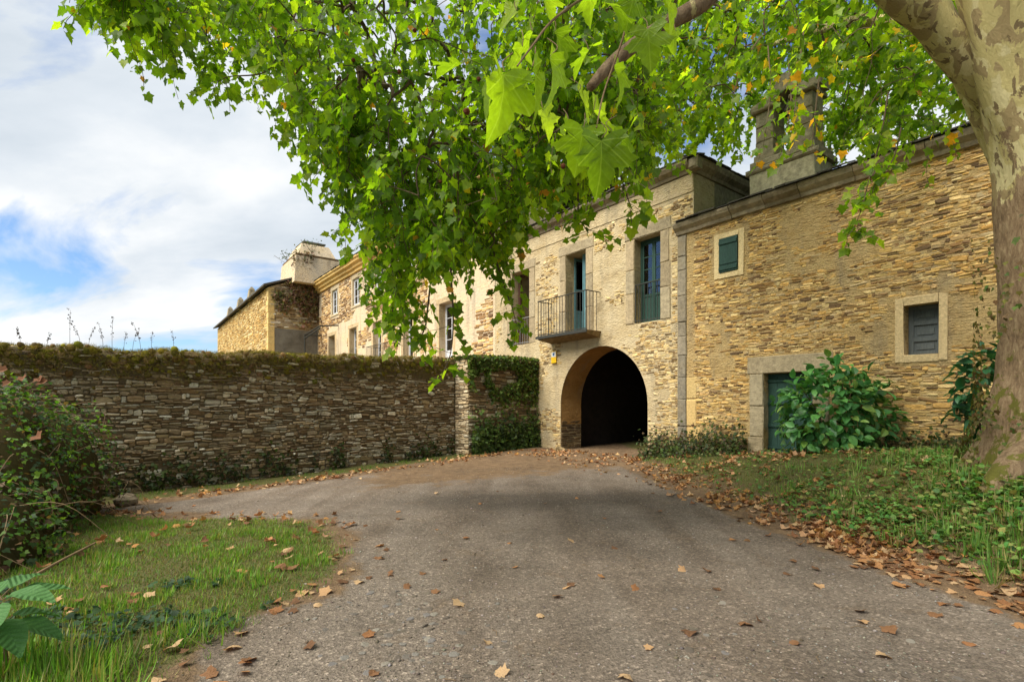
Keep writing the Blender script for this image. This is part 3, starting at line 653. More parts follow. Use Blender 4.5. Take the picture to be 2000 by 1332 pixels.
for s_, xx in ((1, ac - ar), (-1, ac + ar)):
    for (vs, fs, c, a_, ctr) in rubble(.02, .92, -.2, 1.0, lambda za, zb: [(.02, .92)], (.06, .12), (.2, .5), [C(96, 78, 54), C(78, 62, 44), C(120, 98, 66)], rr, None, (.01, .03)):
        jst.append(([(xx + s_ * (-v[1]), v[0] if s_ < 0 else v[0], v[2]) for v in vs], fs if s_ > 0 else [f[::-1] for f in fs], c, a_, ctr))
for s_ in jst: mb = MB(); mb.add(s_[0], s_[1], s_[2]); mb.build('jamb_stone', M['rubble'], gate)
gzone = [(o[0] - .33, o[1] + .33, o[2] - .05, o[3] + .34) for o in gops]
def keep_gate(x, z, r):
    n = fbm(x * .5 + 9, z * .6, 5, 4) + .35 * fbm(x * 2.2, z * 2.2, 8, 2)
    low = .28 * max(0, (1.9 - z)) + (.5 if x > -8.7 else 0) + (.35 if z > 6.3 and x > -9.2 else 0) + (.25 if z > 4.2 and -11 < x < -9.7 else 0)
    if z > 6.9 + .05 * math.sin(x * 3): return False
    return n + low > .22 + .18 * r.random()
st = rubble(-16.1, -7.99, -.2, 6.14, free_fn(-16.1, -7.99, gzone, ARCH, .05, rr), (.035, .085), (.07, .26), BUFF, rr, keep_gate, (.0, .018), .06, .012, .07, .004)
st += rubble(-16.1, -7.54, 6.17, 6.95, free_fn(-16.1, -7.54, gzone, None, .05, rr), (.035, .085), (.07, .26), BUFF, rr, keep_gate, (.0, .018), .06, .012, .07, .004)
set_stones(st, M['rubble'], gw, 300, f_weight)
for o in gops: stone_frame(gate, o, .3, .32, None, .02, .3, C(158, 142, 112), 3)
boxobj('frieze', M['plaster'], gate, -16.15, -7.535, -.02, -.001, 6.97, 7.415)
PROF_G = [(-.05, 7.42), (.05, 7.43), (.08, 7.5), (.2, 7.58), (.25, 7.66), (.25, 7.72), (-.05, 7.72)]
cornice(gate, -16.2, -7.54, PROF_G, .8); cornice(gate, 0, 0, PROF_G, .75, side=(-7.52, -.0, 9.2))
dressed(gate, -7.535, -7.27, 7.43, 7.72, .25, 0.0, 'cornice_stone', 'weathered', GRANITE_D, .05)
rf = MB(); q = [(-16.3, -.2, 7.725), (-7.3, -.2, 7.725), (-10.5, 4.5, 8.9), (-16.3, 4.5, 8.9)]; rf.hexa(q + [(p[0], p[1], p[2] + .05) for p in q], C(66, 62, 56))
q = [(-7.3, -.2, 7.725), (-7.3, 9.4, 7.725), (-10.5, 4.6, 8.9), (-10.5, 4.5, 8.9)]; rf.hexa(q + [(p[0], p[1], p[2] + .05) for p in q], C(66, 62, 56))
q = [(-16.3, 4.5, 8.9), (-10.5, 4.5, 8.9), (-7.3, 9.4, 7.725), (-16.3, 9.4, 7.725)]; rf.hexa(q + [(p[0], p[1], p[2] + .05) for p in q], C(66, 62, 56))
roof = rf.build('roof', M['slate'], gate); eave_slates(roof, -16.2, -7.3, .29, 7.73, slope=.25); eave_slates(roof, 0, 0, .27, 7.73, side=(-7.5, -.2, 9.0), slope=.25)
dressed(roof, -7.95, -7.75, 7.75, 8.02, -.05, .3, 'ridge_stone', 'weathered', GRANITE_D, .05)
# windows, balcony, railings
casement(gate, -9.4, -8.52, 3.87, 6.21, .30, 2, 4, 1, 'green_wood', .30)
railing(gate, -9.38, -8.54, .03, 3.87, 4.95, 8, 'iron', name='window_railing')
dl = casement(gate, -11.75, -11.32, 3.87, 6.41, .34, 1, 5, 2, 'blue_wood', .28, name='glazed_door'); op_leaf = empty('open_door_leaf', (-12.16, .36, 0)); op_leaf.parent = gate; op_leaf.rotation_euler = (0, 0, math.radians(80))
boxobj('stile', M['blue_wood'], op_leaf, 0, .06, 0, .04, 3.88, 6.4); boxobj('stile', M['blue_wood'], op_leaf, .34, .4, 0, .04, 3.88, 6.4); boxobj('lower_panel', M['blue_wood'], op_leaf, .06, .34, .01, .03, 3.88, 4.6)
for z in (4.6, 5.3, 6.3): boxobj('rail', M['blue_wood'], op_leaf, .06, .34, .002, .038, z, z + .08)
for (z0, z1) in ((4.68, 5.3), (5.38, 6.3)): boxobj('pane', M['glass'], op_leaf, .06, .34, .018, .022, z0, z1)
mb = MB(); mb.box(-15.1, -14.98, .3, .36, 3.77, 6.39); mb.box(-14.2, -14.08, .3, .36, 3.77, 6.39); mb.box(-14.98, -14.2, .3, .36, 6.3, 6.39); mb.build('door_frame', m_plain('dark_red_wood', C(70, 40, 32), .7), gate)
railing(gate, -15.06, -14.12, .04, 3.77, 4.72, 7, 'pale_iron', name='window_railing')
bal = empty('balcony'); bal.parent = gate
mb = MB(); mb.hexa([(-12.9, -.56, 3.70), (-10.7, -.56, 3.70), (-10.7, -.003, 3.62), (-12.9, -.003, 3.62), (-12.95, -.62, 3.80), (-10.65, -.62, 3.80), (-10.65, -.003, 3.80), (-12.95, -.003, 3.80)], C(140, 116, 80)); mb.build('slab', M['weathered'], bal)
boxobj('iron_edge', M['iron'], bal, -12.97, -10.63, -.645, -.622, 3.73, 3.82)
rl = railing(gate, -12.9, -10.7, -.58, 3.80, 4.98, 17, 'iron', sides=-.003, name='balcony_railing')

# ------------------------------------------------------------------ the main house behind the garden wall
rr = random.Random(31)
house = tag(empty('manor_house', F_LOC, F_ROT), 'tall pale plastered main house behind the garden wall with moulded yellow cornice', 'building')
hops = []
for xc in (-35.15, -31.1, -27.5, -23.6, -19.8): hops.append((xc - .6, xc + .6, 7.75, 9.42))
dops = [(-36.5, -35.1, 3.2, 6.35), (-32.3, -31.0, 3.2, 6.4), (-28.4, -27.2, 3.2, 6.3), (-24.4, -23.3, 3.2, 6.2), (-20.6, -19.4, 3.2, 6.15)]
w = MB(); shell(w, -39, -16.2, -.6, 9.75, 0, .8, hops + dops); w.box(-39, -16.2, 9, 9.6, -.6, 9.75); w.box(-16.8, -16.2, .8, 9, 7.0, 9.75); w.box(-39, -38.4, .8, 9, -.6, 9.75)
hw = w.build('front_wall', M['pale_plaster'], house)
def keep_house(x, z, r):
    n = fbm(x * .28 + 2, z * .4, 6, 4) + (.45 if z > 7 and x < -26 else 0)
    return n > .12 + .12 * r.random()
hz = [(o[0] - .25, o[1] + .25, o[2] - .25, o[3] + .3) for o in hops + dops]
st = rubble(-38.9, -16.3, 3.0, 9.7, free_fn(-38.9, -16.3, hz, None, .05, rr), (.08, .17), (.25, .6), [C(196, 158, 100), C(178, 140, 88), C(206, 172, 118), C(140, 108, 70), C(118, 90, 60)], rr, keep_house, (.01, .035), .03, .015, .03, .012)
set_stones(st, M['rubble'], hw, 300, f_weight)
for o in hops:
    stone_frame(house, o, .2, .22, .14, .02, .2, C(190, 172, 136), 2); casement(house, o[0], o[1], o[2], o[3], .12, 2, 3, 1, 'white_wood', 0)
for i, o in enumerate(dops):
    stone_frame(house, o, .22, .25, None, .02, .3, C(192, 168, 128), 2)
    if i in (0,): boxobj('boarded_door', M['grey_wood'], house, o[0], o[1], .45, .5, o[2], o[3])
    else: casement(house, o[0], o[1], o[2], o[3], .35, 2, 4, 1, 'white_wood', .25, name='glazed_door')
PROF_H = [(-.05, 9.74), (.12, 9.76), (.14, 9.92), (.26, 9.97), (.28, 10.1), (.44, 10.18), (.46, 10.30), (.55, 10.36), (.55, 10.45), (-.05, 10.45)]
cornice(house, -39, -16.0, PROF_H, 1.3, 'granite', C(204, 170, 104))
rf = MB(); q = [(-39.2, -.5, 10.455), (-15.9, -.5, 10.455), (-15.9, 5, 12.2), (-39.2, 5, 12.2)]; rf.hexa(q + [(p[0], p[1], p[2] + .06) for p in q], C(84, 80, 74))
q = [(-39.2, 5, 12.2), (-15.9, 5, 12.2), (-15.9, 10, 10.45), (-39.2, 10, 10.45)]; rf.hexa(q + [(p[0], p[1], p[2] + .06) for p in q], C(84, 80, 74)); roof = rf.build('roof', M['slate'], house)
eave_slates(roof, -39, -16, .6, 10.47, slope=.32, w=(.4, .7))
bl = MB(); bl.box(-27.0, -20.9, -1.0, -.003, 3.55, 3.7); bl.build('balcony_slab', M['granite'], house); railing(house, -26.9, -21.0, -.95, 3.7, 4.72, 34, 'iron', sides=-.003, name='long_railing')
cf = empty('porch_frame'); cf.parent = house           # thin iron frame of a lost awning in the corner
for pts in ([(-38.0, -1.2, 3.5), (-38.0, -1.2, 6.55)], [(-38.0, -1.2, 6.55), (-34.4, -1.2, 6.75)], [(-38.0, -1.2, 6.55), (-38.0, -.003, 6.6)], [(-34.4, -1.2, 6.75), (-34.4, -.003, 6.9)], [(-38.0, -1.2, 6.3), (-34.4, -1.2, 6.6)]):
    mb = MB(); mb.tube(pts, .05, 6); mb.build('iron_bar', M['iron'], cf)

# the projecting wing at the far left
rr = random.Random(37)
wing = tag(empty('manor_wing', F_LOC, F_ROT), 'projecting rubble wing at far left with creeper-covered flank and broad plastered chimney', 'building')
wops = [(-46.2, -45.1, 4.6, 6.0), (-53.4, -52.3, 4.6, 6.0), (-46.2, -45.2, 2.4, 3.6)]
w = MB(); shell(w, -64, -39, -.6, 9.85, -3.37, -2.7, wops); w.box(-64, -39, 4, 4.6, -.6, 9.85)
ww = w.build('front_wall', M['mortar'], wing)
w = MB(); poly = [(-3.37, -.6), (0.0, -.6), (.0, 10.0), (-.6, 10.5), (-1.55, 10.6), (-3.37, 9.85)]; n = len(poly)
w.add([(-39.0, y, z) for y, z in poly] + [(-39.6, y + (.02 if y < -3 else 0), z) for y, z in poly], [tuple(range(n)), tuple(range(2 * n - 1, n - 1, -1))] + [(i, n + i, n + (i + 1) % n, (i + 1) % n) for i in range(n)], (1, 1, 1))
w.build('flank_wall', M['plaster'], wing)
w = MB(); w.box(-39.62, -38.99, -3.36, -.02, 2.8, 7.0); w.build('cement_render', m_mortar('grey_render', C(128, 122, 108), C(110, 104, 92), C(84, 78, 66), 1.0), wing)
wz = [(o[0] - .2, o[1] + .2, o[2] - .2, o[3] + .25) for o in wops]
st = rubble(-63.5, -39.3, 2.5, 9.8, free_fn(-63.5, -39.3, wz, None, .05, rr), (.1, .2), (.3, .8), OCHRE[:7] + BUFF[:4], rr, None, (.01, .05), .03, .02, .03, .015, yb=-3.37)
set_stones(st, M['rubble'], ww, 260, f_weight)
zc = 2.5
while zc < 9.8:
    h = rr.uniform(.3, .5); q = rr.uniform(.3, .7); mb = MB(); mb.bevbox(-39.0 - q, -38.97, -3.42, -3.0, zc, min(zc + h - .01, 9.84), .02, vary(C(206, 176, 112)), .01); mb.build('quoin', M['rubble'], wing); zc += h
st = []
for (vs, fs, c, a_, ctr) in rubble(-3.3, -.05, 7.05, 10.4, lambda a, b: [(-3.3, -.05)], (.1, .2), (.3, .8), GREYS + BUFF[3:], rr, None, (.01, .05), .03, .02, .03, .012, top=lambda y: 9.75 + min(.75, (y + 3.37) * .4)):
    st.append(([(-39.0 - v[1], v[0], v[2]) for v in vs], fs, c, a_, ctr))
set_stones(st, M['grey_rubble'], wing, 120)
for o in wops:
    stone_frame(wing, o, .2, .25, .15, 3.395, -3.1, C(196, 172, 124), 2); boxobj('boarded_window', M['grey_wood'], wing, o[0], o[1], -3.0, -2.95, o[2], o[3])
rf = MB(); q = [(-64.4, -3.75, 9.86), (-38.7, -3.75, 9.86), (-38.7, -1.4, 10.75), (-64.4, -1.4, 10.75)]; rf.hexa(q + [(p[0], p[1], p[2] + .12) for p in q], C(86, 82, 74))
q = [(-64.4, -1.4, 10.75), (-39.2, -1.4, 10.75), (-39.2, 5, 10.2), (-64.4, 5, 10.2)]; rf.hexa(q + [(p[0], p[1], p[2] + .12) for p in q], C(86, 82, 74)); roof = rf.build('roof', M['slate'], wing)
def chimney(parent, x, y, z, sx, sy, h, name, m, c, taper=.75):
    mb = MB(); a, b = sx / 2, sy / 2; mb.hexa([(x - a, y - b, z), (x + a, y - b, z), (x + a, y + b, z), (x - a, y + b, z), (x - a * taper, y - b * taper, z + h), (x + a * taper, y - b * taper, z + h), (x + a * taper, y + b * taper, z + h), (x - a * taper, y + b * taper, z + h)], c); return mb.build(name, M[m], parent)
for x in (-45.5, -50.5, -56): chimney(wing, x, -3.3, 9.95, .9, .6, .85, 'pinnacle', 'weathered', C(164, 150, 120), .62); chimney(wing, x, -3.3, 10.801, .56, .4, .24, 'pinnacle_cap', 'weathered', C(140, 128, 104), .3)
ch = empty('broad_chimney'); ch.parent = wing
chimney(ch, -40.2, -.2, 10.3, 4.4, 3.4, 1.9, 'lower_shaft', 'pale_plaster', (1, 1, 1), .93); chimney(ch, -40.2, -.2, 12.2, 3.9, 3.0, .18, 'string_course', 'weathered', C(120, 96, 64), 1.02)
chimney(ch, -40.2, -.2, 12.38, 3.6, 2.7, .95, 'upper_shaft', 'pale_plaster', (1, 1, 1), .72)
for dx in (-.7, .7): boxobj('cap_foot', M['weathered'], ch, -40.2 + dx - .12, -40.2 + dx + .12, -.5, .1, 13.33, 13.53, C(130, 120, 100))
mb = MB(); mb.hexa([(-41.3, -1.0, 13.56), (-39.1, -1.0, 13.5), (-39.1, .6, 13.5), (-41.3, .6, 13.56), (-41.3, -1.0, 13.66), (-39.1, -1.0, 13.6), (-39.1, .6, 13.6), (-41.3, .6, 13.66)], C(96, 98, 84)); mb.build('cap_slab', M['weathered'], ch)

# ------------------------------------------------------------------ the garden wall and its thicker end
rr = random.Random(41)
W_ROT = math.atan2(.680, .733)
gwall = tag(empty('garden_wall', (*W0, 0), W_ROT), 'long grey dry-stone garden wall with mossy top, in shade on the left', 'wall')
wtop = lambda x: 3.05 + .034 * x + .09 * fbm(x * .8, 0, 2, 4)
core = MB(); xs = np.arange(-16, .01, .25); vs = []; fs = []
for x in xs:
    t = wtop(x) - .05; b = -1.0
    vs += [(x, .035, b), (x, .035, t - .12), (x, .14 + .02 * fbm(x * 3, 1, 1, 2), t), (x, .45, t + .05 + .03 * fbm(x * 2, 5, 1, 2)), (x, .62, t - .1), (x, .62, b)]
for i in range(len(xs) - 1): fs += [(6 * i + k, 6 * i + 6 + k, 6 * i + 7 + k, 6 * i + 1 + k) for k in range(5)]
core.add(vs, fs + [tuple(range(6)), tuple(range(len(vs) - 1, len(vs) - 7, -1))], (1, 1, 1)); cw = core.build('wall_core', M['wall_core'], gwall)
def w_weight(x, z):
    p = W0 + WDIR * x; u = p[0] / p[1]; return (1 / p[1] ** 2) * (1 if u > -.9 else .1)
def mossy(x, z): return sstep((z - (wtop(x) - .85) + .35 * fbm(x * .6, z * .5, 9, 3)) / .5)
st = rubble(-16, -.02, -.9, 3.2, lambda a, b: [(-16, -.02)], (.035, .12), (.06, .32), GREYS, rr, lambda x, z, r: r.random() > .55 * mossy(x, z), (.005, .06), .08, .016, .07, .004, base=lambda x: ground_z(*(W0 + WDIR * x)) - .15, top=lambda x: wtop(x) - .06, yb=.035)
set_stones(st, M['grey_rubble'], gwall, 300, w_weight)
P0 = np.array([-1.34, 15.77])
pier = tag(empty('wall_pier', (*P0, 0), W_ROT), 'thicker ivy-hung end of the garden wall beside the archway', 'wall')
ptop = lambda x: 3.02 + .03 * x + .06 * fbm(x * .9 + 4, 0, 2, 3)
core = MB(); xs = np.arange(0, 3.01, .2); vs = []; fs = []
for x in xs:
    t = ptop(x); vs += [(x, .03, -.6), (x, .03, t - .1), (x, .14, t), (x, .5, t + .04), (x, 1.0, t - .05), (x, 1.0, -.6)]
for i in range(len(xs) - 1): fs += [(6 * i + k, 6 * i + 6 + k, 6 * i + 7 + k, 6 * i + 1 + k) for k in range(5)]
core.add(vs, fs + [tuple(range(6)), tuple(range(len(vs) - 1, len(vs) - 7, -1))], (1, 1, 1)); core.build('wall_core', M['wall_core'], pier)
st = rubble(0, 3.0, -.4, 3.0, lambda a, b: [(0, 3.0)], (.05, .12), (.15, .45), GREYS, rr, None, (.01, .05), .03, .013, .03, .006, yb=.03)
for (v, f, c, a_, ctr) in rubble(-.69, .0, -.4, 2.95, lambda a, b: [(-.69, -.0)], (.05, .12), (.15, .4), [C(206, 186, 150), C(190, 168, 130), C(170, 148, 112), C(214, 198, 166), C(140, 120, 90)], rr, None, (.005, .03), .03, .012, .03, .006):
    st.append(([(q[1], -q[0], q[2]) for q in v], f, c, a_ * 2, ctr))
set_stones(st, M['grey_rubble'], pier, 300)

# ------------------------------------------------------------------ leaf shapes
def fan(outline, centre, fold=.18, droop=.25):
    pts = [(*centre, 0)] + [(x, y, 0) for x, y in outline]
    V = np.array([(x, y, abs(x) * fold - droop * y * abs(y)) for x, y, _ in pts]); n = len(outline)
    return V, np.array([(0, 1 + i, 1 + (i + 1) % n) for i in range(n)])
half = [(.14, -.06), (.42, -.08), (.38, .13), (.60, .44), (.34, .50), (.31, .64), (.13, .80)]
PLANE = fan([(0, .04)] + half + [(0, 1.0)] + [(-x, y) for x, y in half[::-1]], (0, .34))
half2 = [(.40, -.06), (.38, .16), (.58, .44), (.28, .54)]
PLANE_LOW = fan([(0, .04)] + half2 + [(0, 1.0)] + [(-x, y) for x, y in half2[::-1]], (0, .34))
half3 = [(.05, .0), (.14, -.07), (.30, -.10), (.48, -.10), (.42, -.01), (.47, .07), (.35, .12), (.30, .19), (.42, .24), (.50, .36), (.66, .46), (.54, .50), (.50, .57), (.36, .53), (.25, .53), (.29, .63), (.23, .69), (.21, .79), (.10, .88)]
def ring_leaf(outline, centre, bend):
    """blade with an inner ring, so that it can cup, ripple and droop"""
    n = len(outline); pts = [centre] + [(centre[0] + (x - centre[0]) * .5, centre[1] + (y - centre[1]) * .5) for x, y in outline] + list(outline)
    V = np.array([(x, y, bend(x, y)) for x, y in pts]); T = [(0, 1 + i, 1 + (i + 1) % n) for i in range(n)]
    for i in range(n): j = (i + 1) % n; T += [(1 + i, 1 + n + i, 1 + n + j), (1 + i, 1 + n + j, 1 + j)]
    return V, np.array(T)
o3 = [(0, .04)] + half3 + [(0, 1.0)] + [(-x, y) for x, y in half3[::-1]]
NEAR = [ring_leaf(o3, (0, .30), lambda x, y, k=k: (.30 + .1 * k) * abs(x) ** 1.2 - (.30 + .12 * k) * max(0, y) ** 2 + .03 * math.sin(9 * x + 7 * y + k * 2) - (.25 * x * x if k == 1 else 0)) for k in range(3)]
half4 = [(.18, .10), (.30, .32), (.31, .52), (.20, .78)]
OVATE = fan([(0, 0)] + half4 + [(0, 1.0)] + [(-x, y) for x, y in half4[::-1]], (0, .45), .35, .25)
IVY = fan([(0, 0), (.36, -.05), (.52, .40), (.22, .55), (0, 1), (-.22, .55), (-.52, .40), (-.36, -.05)], (0, .35), .1, .1)
CURL = fan([(0, .04)] + half2 + [(0, 1.0)] + [(-x, y) for x, y in half2[::-1]], (0, .34), .55, -.35)
CURL2 = fan([(0, .04)] + half + [(0, 1.0)] + [(-x, y) for x, y in half[::-1]], (0, .34), -.35, .3)
FLAT = fan([(0, .04)] + half + [(0, 1.0)] + [(-x, y) for x, y in half[::-1]], (0, .34), .08, .06)
BLADE = (np.array([(-.5, 0, 0), (.5, 0, 0), (-.34, .55, .09), (.34, .55, .09), (0, 1, .36)]) * np.array([.06, 1, 1]), np.array([(0, 1, 3), (0, 3, 2), (2, 3, 4)]))
SMALL = fan([(0, 0), (.40, .18), (.42, .55), (0, 1), (-.42, .55), (-.40, .18)], (0, .4), .15, .15)
BLADE_S = (np.array([(-.045, 0, 0), (.045, 0, 0), (0, 1, .2)]), np.array([(0, 1, 2)]))
def crumpled(seed):
    """a dead leaf: uneven lobes, rolled about a random axis, partly folded"""
    r = random.Random(seed); h1 = [(x * r.uniform(.75, 1.15), y + r.uniform(-.05, .05)) for x, y in half]; h2 = [(-x * r.uniform(.6, 1.15), y + r.uniform(-.05, .05)) for x, y in half[::-1]]
    a = r.uniform(0, math.pi); k = r.choice([.5, .9, 1.4, -.5, -.9]); ca, sa = math.cos(a), math.sin(a); f = r.uniform(-.25, .5)
    b = lambda x, y: k * ((x * ca + (y - .4) * sa) ** 2) + f * abs(x) + r.uniform(-.03, .03)
    return ring_leaf([(0, .04)] + h1 + [(r.uniform(-.08, .08), r.uniform(.8, 1.0))] + h2, (0, .36), b)
DEAD = [crumpled(k) for k in range(8)]
def jitter_cols(base, n, v=.25, hue=.12):
    base = np.asarray(base); c = base[R.integers(0, len(base), n)] * R.uniform(1 - v, 1 + v, (n, 1)); return np.clip(c * R.uniform(1 - hue, 1 + hue, (n, 3)), 0, 1)
def leaf_mesh(name, tmpl, m, colour):
    me = bpy.data.meshes.new(name); me.from_pydata(tmpl[0].tolist(), [], tmpl[1].tolist()); me.materials.append(m)
    a = me.color_attributes.new('Col', 'FLOAT_COLOR', 'POINT'); a.data.foreach_set('color', np.tile((*colour, 1), len(tmpl[0])).astype(np.float32)); return me
def put_leaf(name, me, Mx, p, parent=None):
    from mathutils import Matrix
    o = bpy.data.objects.new(name, me); col.objects.link(o)
    o.matrix_world = Matrix([[*Mx[0], p[0]], [*Mx[1], p[1]], [*Mx[2], p[2]], [0, 0, 0, 1]])
    if parent is not None: o.parent = parent
    return o

# ------------------------------------------------------------------ the plane tree
rt = random.Random(5)
tree = tag(empty('plane_tree', (0, 0, 0)), 'big plane tree with mottled cream bark, its crown hanging across the picture', 'tree')
def limb(name, pts, rad, n=20, seg=8, brown=None, moss=None, lump=.05):
    P = spline(pts, seg); tt = np.linspace(0, 1, len(P)); rad = np.interp(tt, np.linspace(0, 1, len(rad)), rad)
    mb = MB(); mb.tube(P, list(rad), n, cap=True)
    V = np.array(mb.v); cs = []
    for i in range(len(P)):
        for q in range(n):
            k = i * n + q; d = V[k] - P[i]; f = 1 + lump * 2 * fbm(V[k][0] * 1.7, V[k][1] * 1.7, V[k][2] * 1.1, 3)
            V[k] = P[i] + d * f; z = V[k][2]
            cs.append((float(np.interp(z, *brown)) if brown else 0.0, float(np.interp(z, *moss)) if moss else 0.0, 0.0))
    mb.v = [tuple(v) for v in V]; mb.c = cs
    return mb.build(name, M['bark'], tree, smooth=True)
# trunk with root flare
pts = [(6.56, 6.05, .2), (6.5, 6.05, .9), (6.43, 6.03, 1.5), (6.42, 6.0, 2.4), (6.42, 5.98, 3.3), (6.36, 5.95, 4.1), (6.1, 5.9, 5.0), (5.74, 5.8, 5.9), (5.4, 5.7, 6.8), (5.1, 5.5, 8.2), (4.8, 5.2, 10)]
P = spline(pts, 8); n = 48; mb = MB(); zs = [p[2] for p in P]
rad = np.interp(zs, [.3, .9, 1.3, 1.9, 3, 4.2, 5.2, 6.5, 10], [1.05, .86, .70, .60, .54, .53, .49, .45, .33]); mb.tube(P, list(rad), n); V = np.array(mb.v); cs = []
for i in range(len(P)):
    for q in range(n):
        k = i * n + q; d = V[k] - P[i]; ang = math.atan2(d[1], d[0]); z = V[k][2]
        root = max(0, (1.6 - z) / 1.3) ** 1.5 * (.20 * math.cos(5 * ang + .6) + .12 * math.cos(3 * ang + 2))
        f = 1 + root + .07 * 2 * fbm(V[k][0] * 1.5, V[k][1] * 1.5, z * .7, 3) * .8 + .02 * math.sin(7 * ang + z * .8)
        V[k] = P[i] + d * f; sd = .12 * math.cos(ang - 3.4)
        cs.append((float(np.interp(z, [1.0, 2.6, 3.8, 5.2, 7], [.84, .74, .58, .28, .18])), float(np.interp(z, [.6, 1.3, 2.0, 3.2, 4.2], [.44, .34, .30, .26, .05])) + sd, 0))
mb.v = [tuple(v) for v in V]; mb.c = cs; trunk = mb.build('trunk', M['bark'], tree, smooth=True)
limb('root', [(6.15, 5.75, 1.35), (5.62, 5.62, 1.0), (5.3, 5.55, .78), (5.1, 5.5, .55)], [.30, .22, .15, .05], 16, 6, ([0, 2], [.8, .8]), ([0, 2], [.50, .40]), .12)
n = 2600; zq = .75 + np.abs(R.normal(size=n)) * 1.1; aq = R.uniform(math.pi * .6, math.pi * 1.7, n); rq = np.interp(zq, [.3, .9, 1.3, 1.9, 3, 4.2], [1.12, .92, .76, .67, .61, .59]); cx_ = np.interp(zq, [.3, 2.4, 4.1], [6.45, 6.33, 6.22])
k = np.array([fbm(math.cos(a_) * 1.6, math.sin(a_) * 1.6, z_ * .8, 3) for a_, z_ in zip(aq, zq)]) > .0; zq, aq, rq, cx_ = zq[k], aq[k], rq[k], cx_[k]; n = len(zq)
instances('moss_and_ivy', *IVY, frames(np.stack([R.normal(size=n) * .4, R.normal(size=n) * .4, -np.ones(n)], 1), np.stack([np.cos(aq), np.sin(aq), .4 * np.ones(n)], 1), R.uniform(.03, .07, n)), np.stack([cx_ + np.cos(aq) * (rq + .03), 6.02 + np.sin(aq) * (rq + .03), zq], 1), jitter_cols([C(110, 108, 50), C(92, 84, 50), C(84, 104, 48), C(120, 100, 70)], n), M['weed_leaf'], tree)
L1 = [(6.35, 6.25, 4.75), (5.95, 6.25, 5.30), (5.36, 6.15, 5.80), (4.93, 6.05, 6.14), (4.47, 5.95, 6.38), (3.7, 5.9, 6.95), (2.4, 6.0, 7.5), (.6, 6.3, 8.3), (-1.6, 6.4, 8.6), (-4.0, 6.4, 8.3)]
limb('limb', L1, [.22, .195, .185, .185, .185, .175, .15, .11, .08, .04], 20, 8, ([4, 9], [.08, .2]))
L2 = [(6.6, 6.35, 3.8), (6.34, 6.5, 4.6), (6.04, 6.5, 5.25), (5.8, 6.5, 5.8), (5.52, 6.5, 6.3), (5.1, 6.8, 7.4), (4.4, 8.4, 9.2), (3.4, 10.5, 10.6), (2.2, 12.5, 11.6)]
limb('limb', L2, [.24, .18, .165, .17, .17, .16, .13, .1, .06], 16, 8, ([4, 9], [.05, .2]))
L3 = [tuple(at(1560, -330, 4.6)), tuple(at(1470, -90, 4.2)), tuple(at(1380, 0, 4.0)), tuple(at(1300, 48, 3.9)), tuple(at(1235, 92, 3.8)), tuple(at(1185, 135, 3.75)), tuple(at(1152, 172, 3.7))]
limb('branch', [(4.0, 5.7, 6.35), (3.4, 5.2, 6.2)] + L3[1:], [.14, .12, .085, .062, .056, .052, .045, .03], 12, 6, ([0, 9], [.6, .6]))
L4 = [(5.1, 5.5, 8.2), (3.0, 4.2, 9.4), (.5, 3.0, 10.0), (-2.5, 2.0, 10.2), (-6.5, 1.0, 9.8)]; L5 = [(5.52, 6.5, 6.3), (6.2, 8.5, 8.0), (6.4, 10.5, 9.3), (5.8, 12.5, 10.2)]
limb('limb', L4, [.24, .19, .14, .1, .04], 12, 6); limb('limb', L5, [.15, .12, .08, .03], 12, 6)
skel = np.array([p for L in (L1, L2, L4, L5) for p in spline(L, 8)])
# where the crown hangs: lower outline of the foliage (picture column, row), and the depth of its parts
LOW = ([150, 200, 250, 300, 440, 490, 560, 600, 620, 690, 715, 740, 760, 800, 840, 900, 960, 1010, 1050, 1110, 1160, 1230, 1270, 1340, 1400, 1430, 1470, 1600, 1660, 1760, 1870, 1900],
       [-60, 10, 70, 120, 145, 180, 225, 300, 350, 395, 480, 560, 630, 625, 560, 535, 545, 480, 415, 385, 350, 345, 300, 285, 255, 300, 290, 290, 280, 300, 255, 150])
twigs = MB(); LP, LD, LN, LS, LC, LF = [], [], [], [], [], []
GREEN = [C(98, 128, 32), C(114, 144, 36), C(132, 158, 40), C(80, 108, 32), C(146, 168, 46), C(100, 130, 42)]
YELL = [C(206, 172, 50), C(196, 164, 52), C(186, 132, 52)]
def spray(p, d, L, k, size, far, yel=.012):
    """a twig of k leaves that starts at p and droops"""
    p = np.array(p, float); d = np.array(d, float); d /= np.linalg.norm(d); path = [p.copy()]; sgn = 1
    for i in range(k):
        d = d + np.array([0, 0, -.10]) + R.normal(size=3) * .12; d /= np.linalg.norm(d); p = p + d * L / k; path.append(p.copy())
        sv = np.cross(d, (0, 0, 1)); sv /= np.linalg.norm(sv) + 1e-6; sgn = -sgn
        ld = sv * sgn * R.uniform(.3, 1) + d * R.uniform(.1, .8) + np.array([0, 0, R.uniform(-.9, .05)]); ld /= np.linalg.norm(ld)
        s = size * R.uniform(.45, 1.4); pet = .3 * s
        nn = np.array([0, 0, 1.0]) + R.normal(size=3) * .45
        LP.append(p + ld * pet); LD.append(ld); LN.append(nn); LS.append(s); LF.append(far)
        LC.append(np.array(YELL[R.integers(0, 3)] if R.random() < yel else GREEN[R.integers(0, len(GREEN))]) * R.uniform(.75, 1.25))
    return path
hubs = []; sprays = []
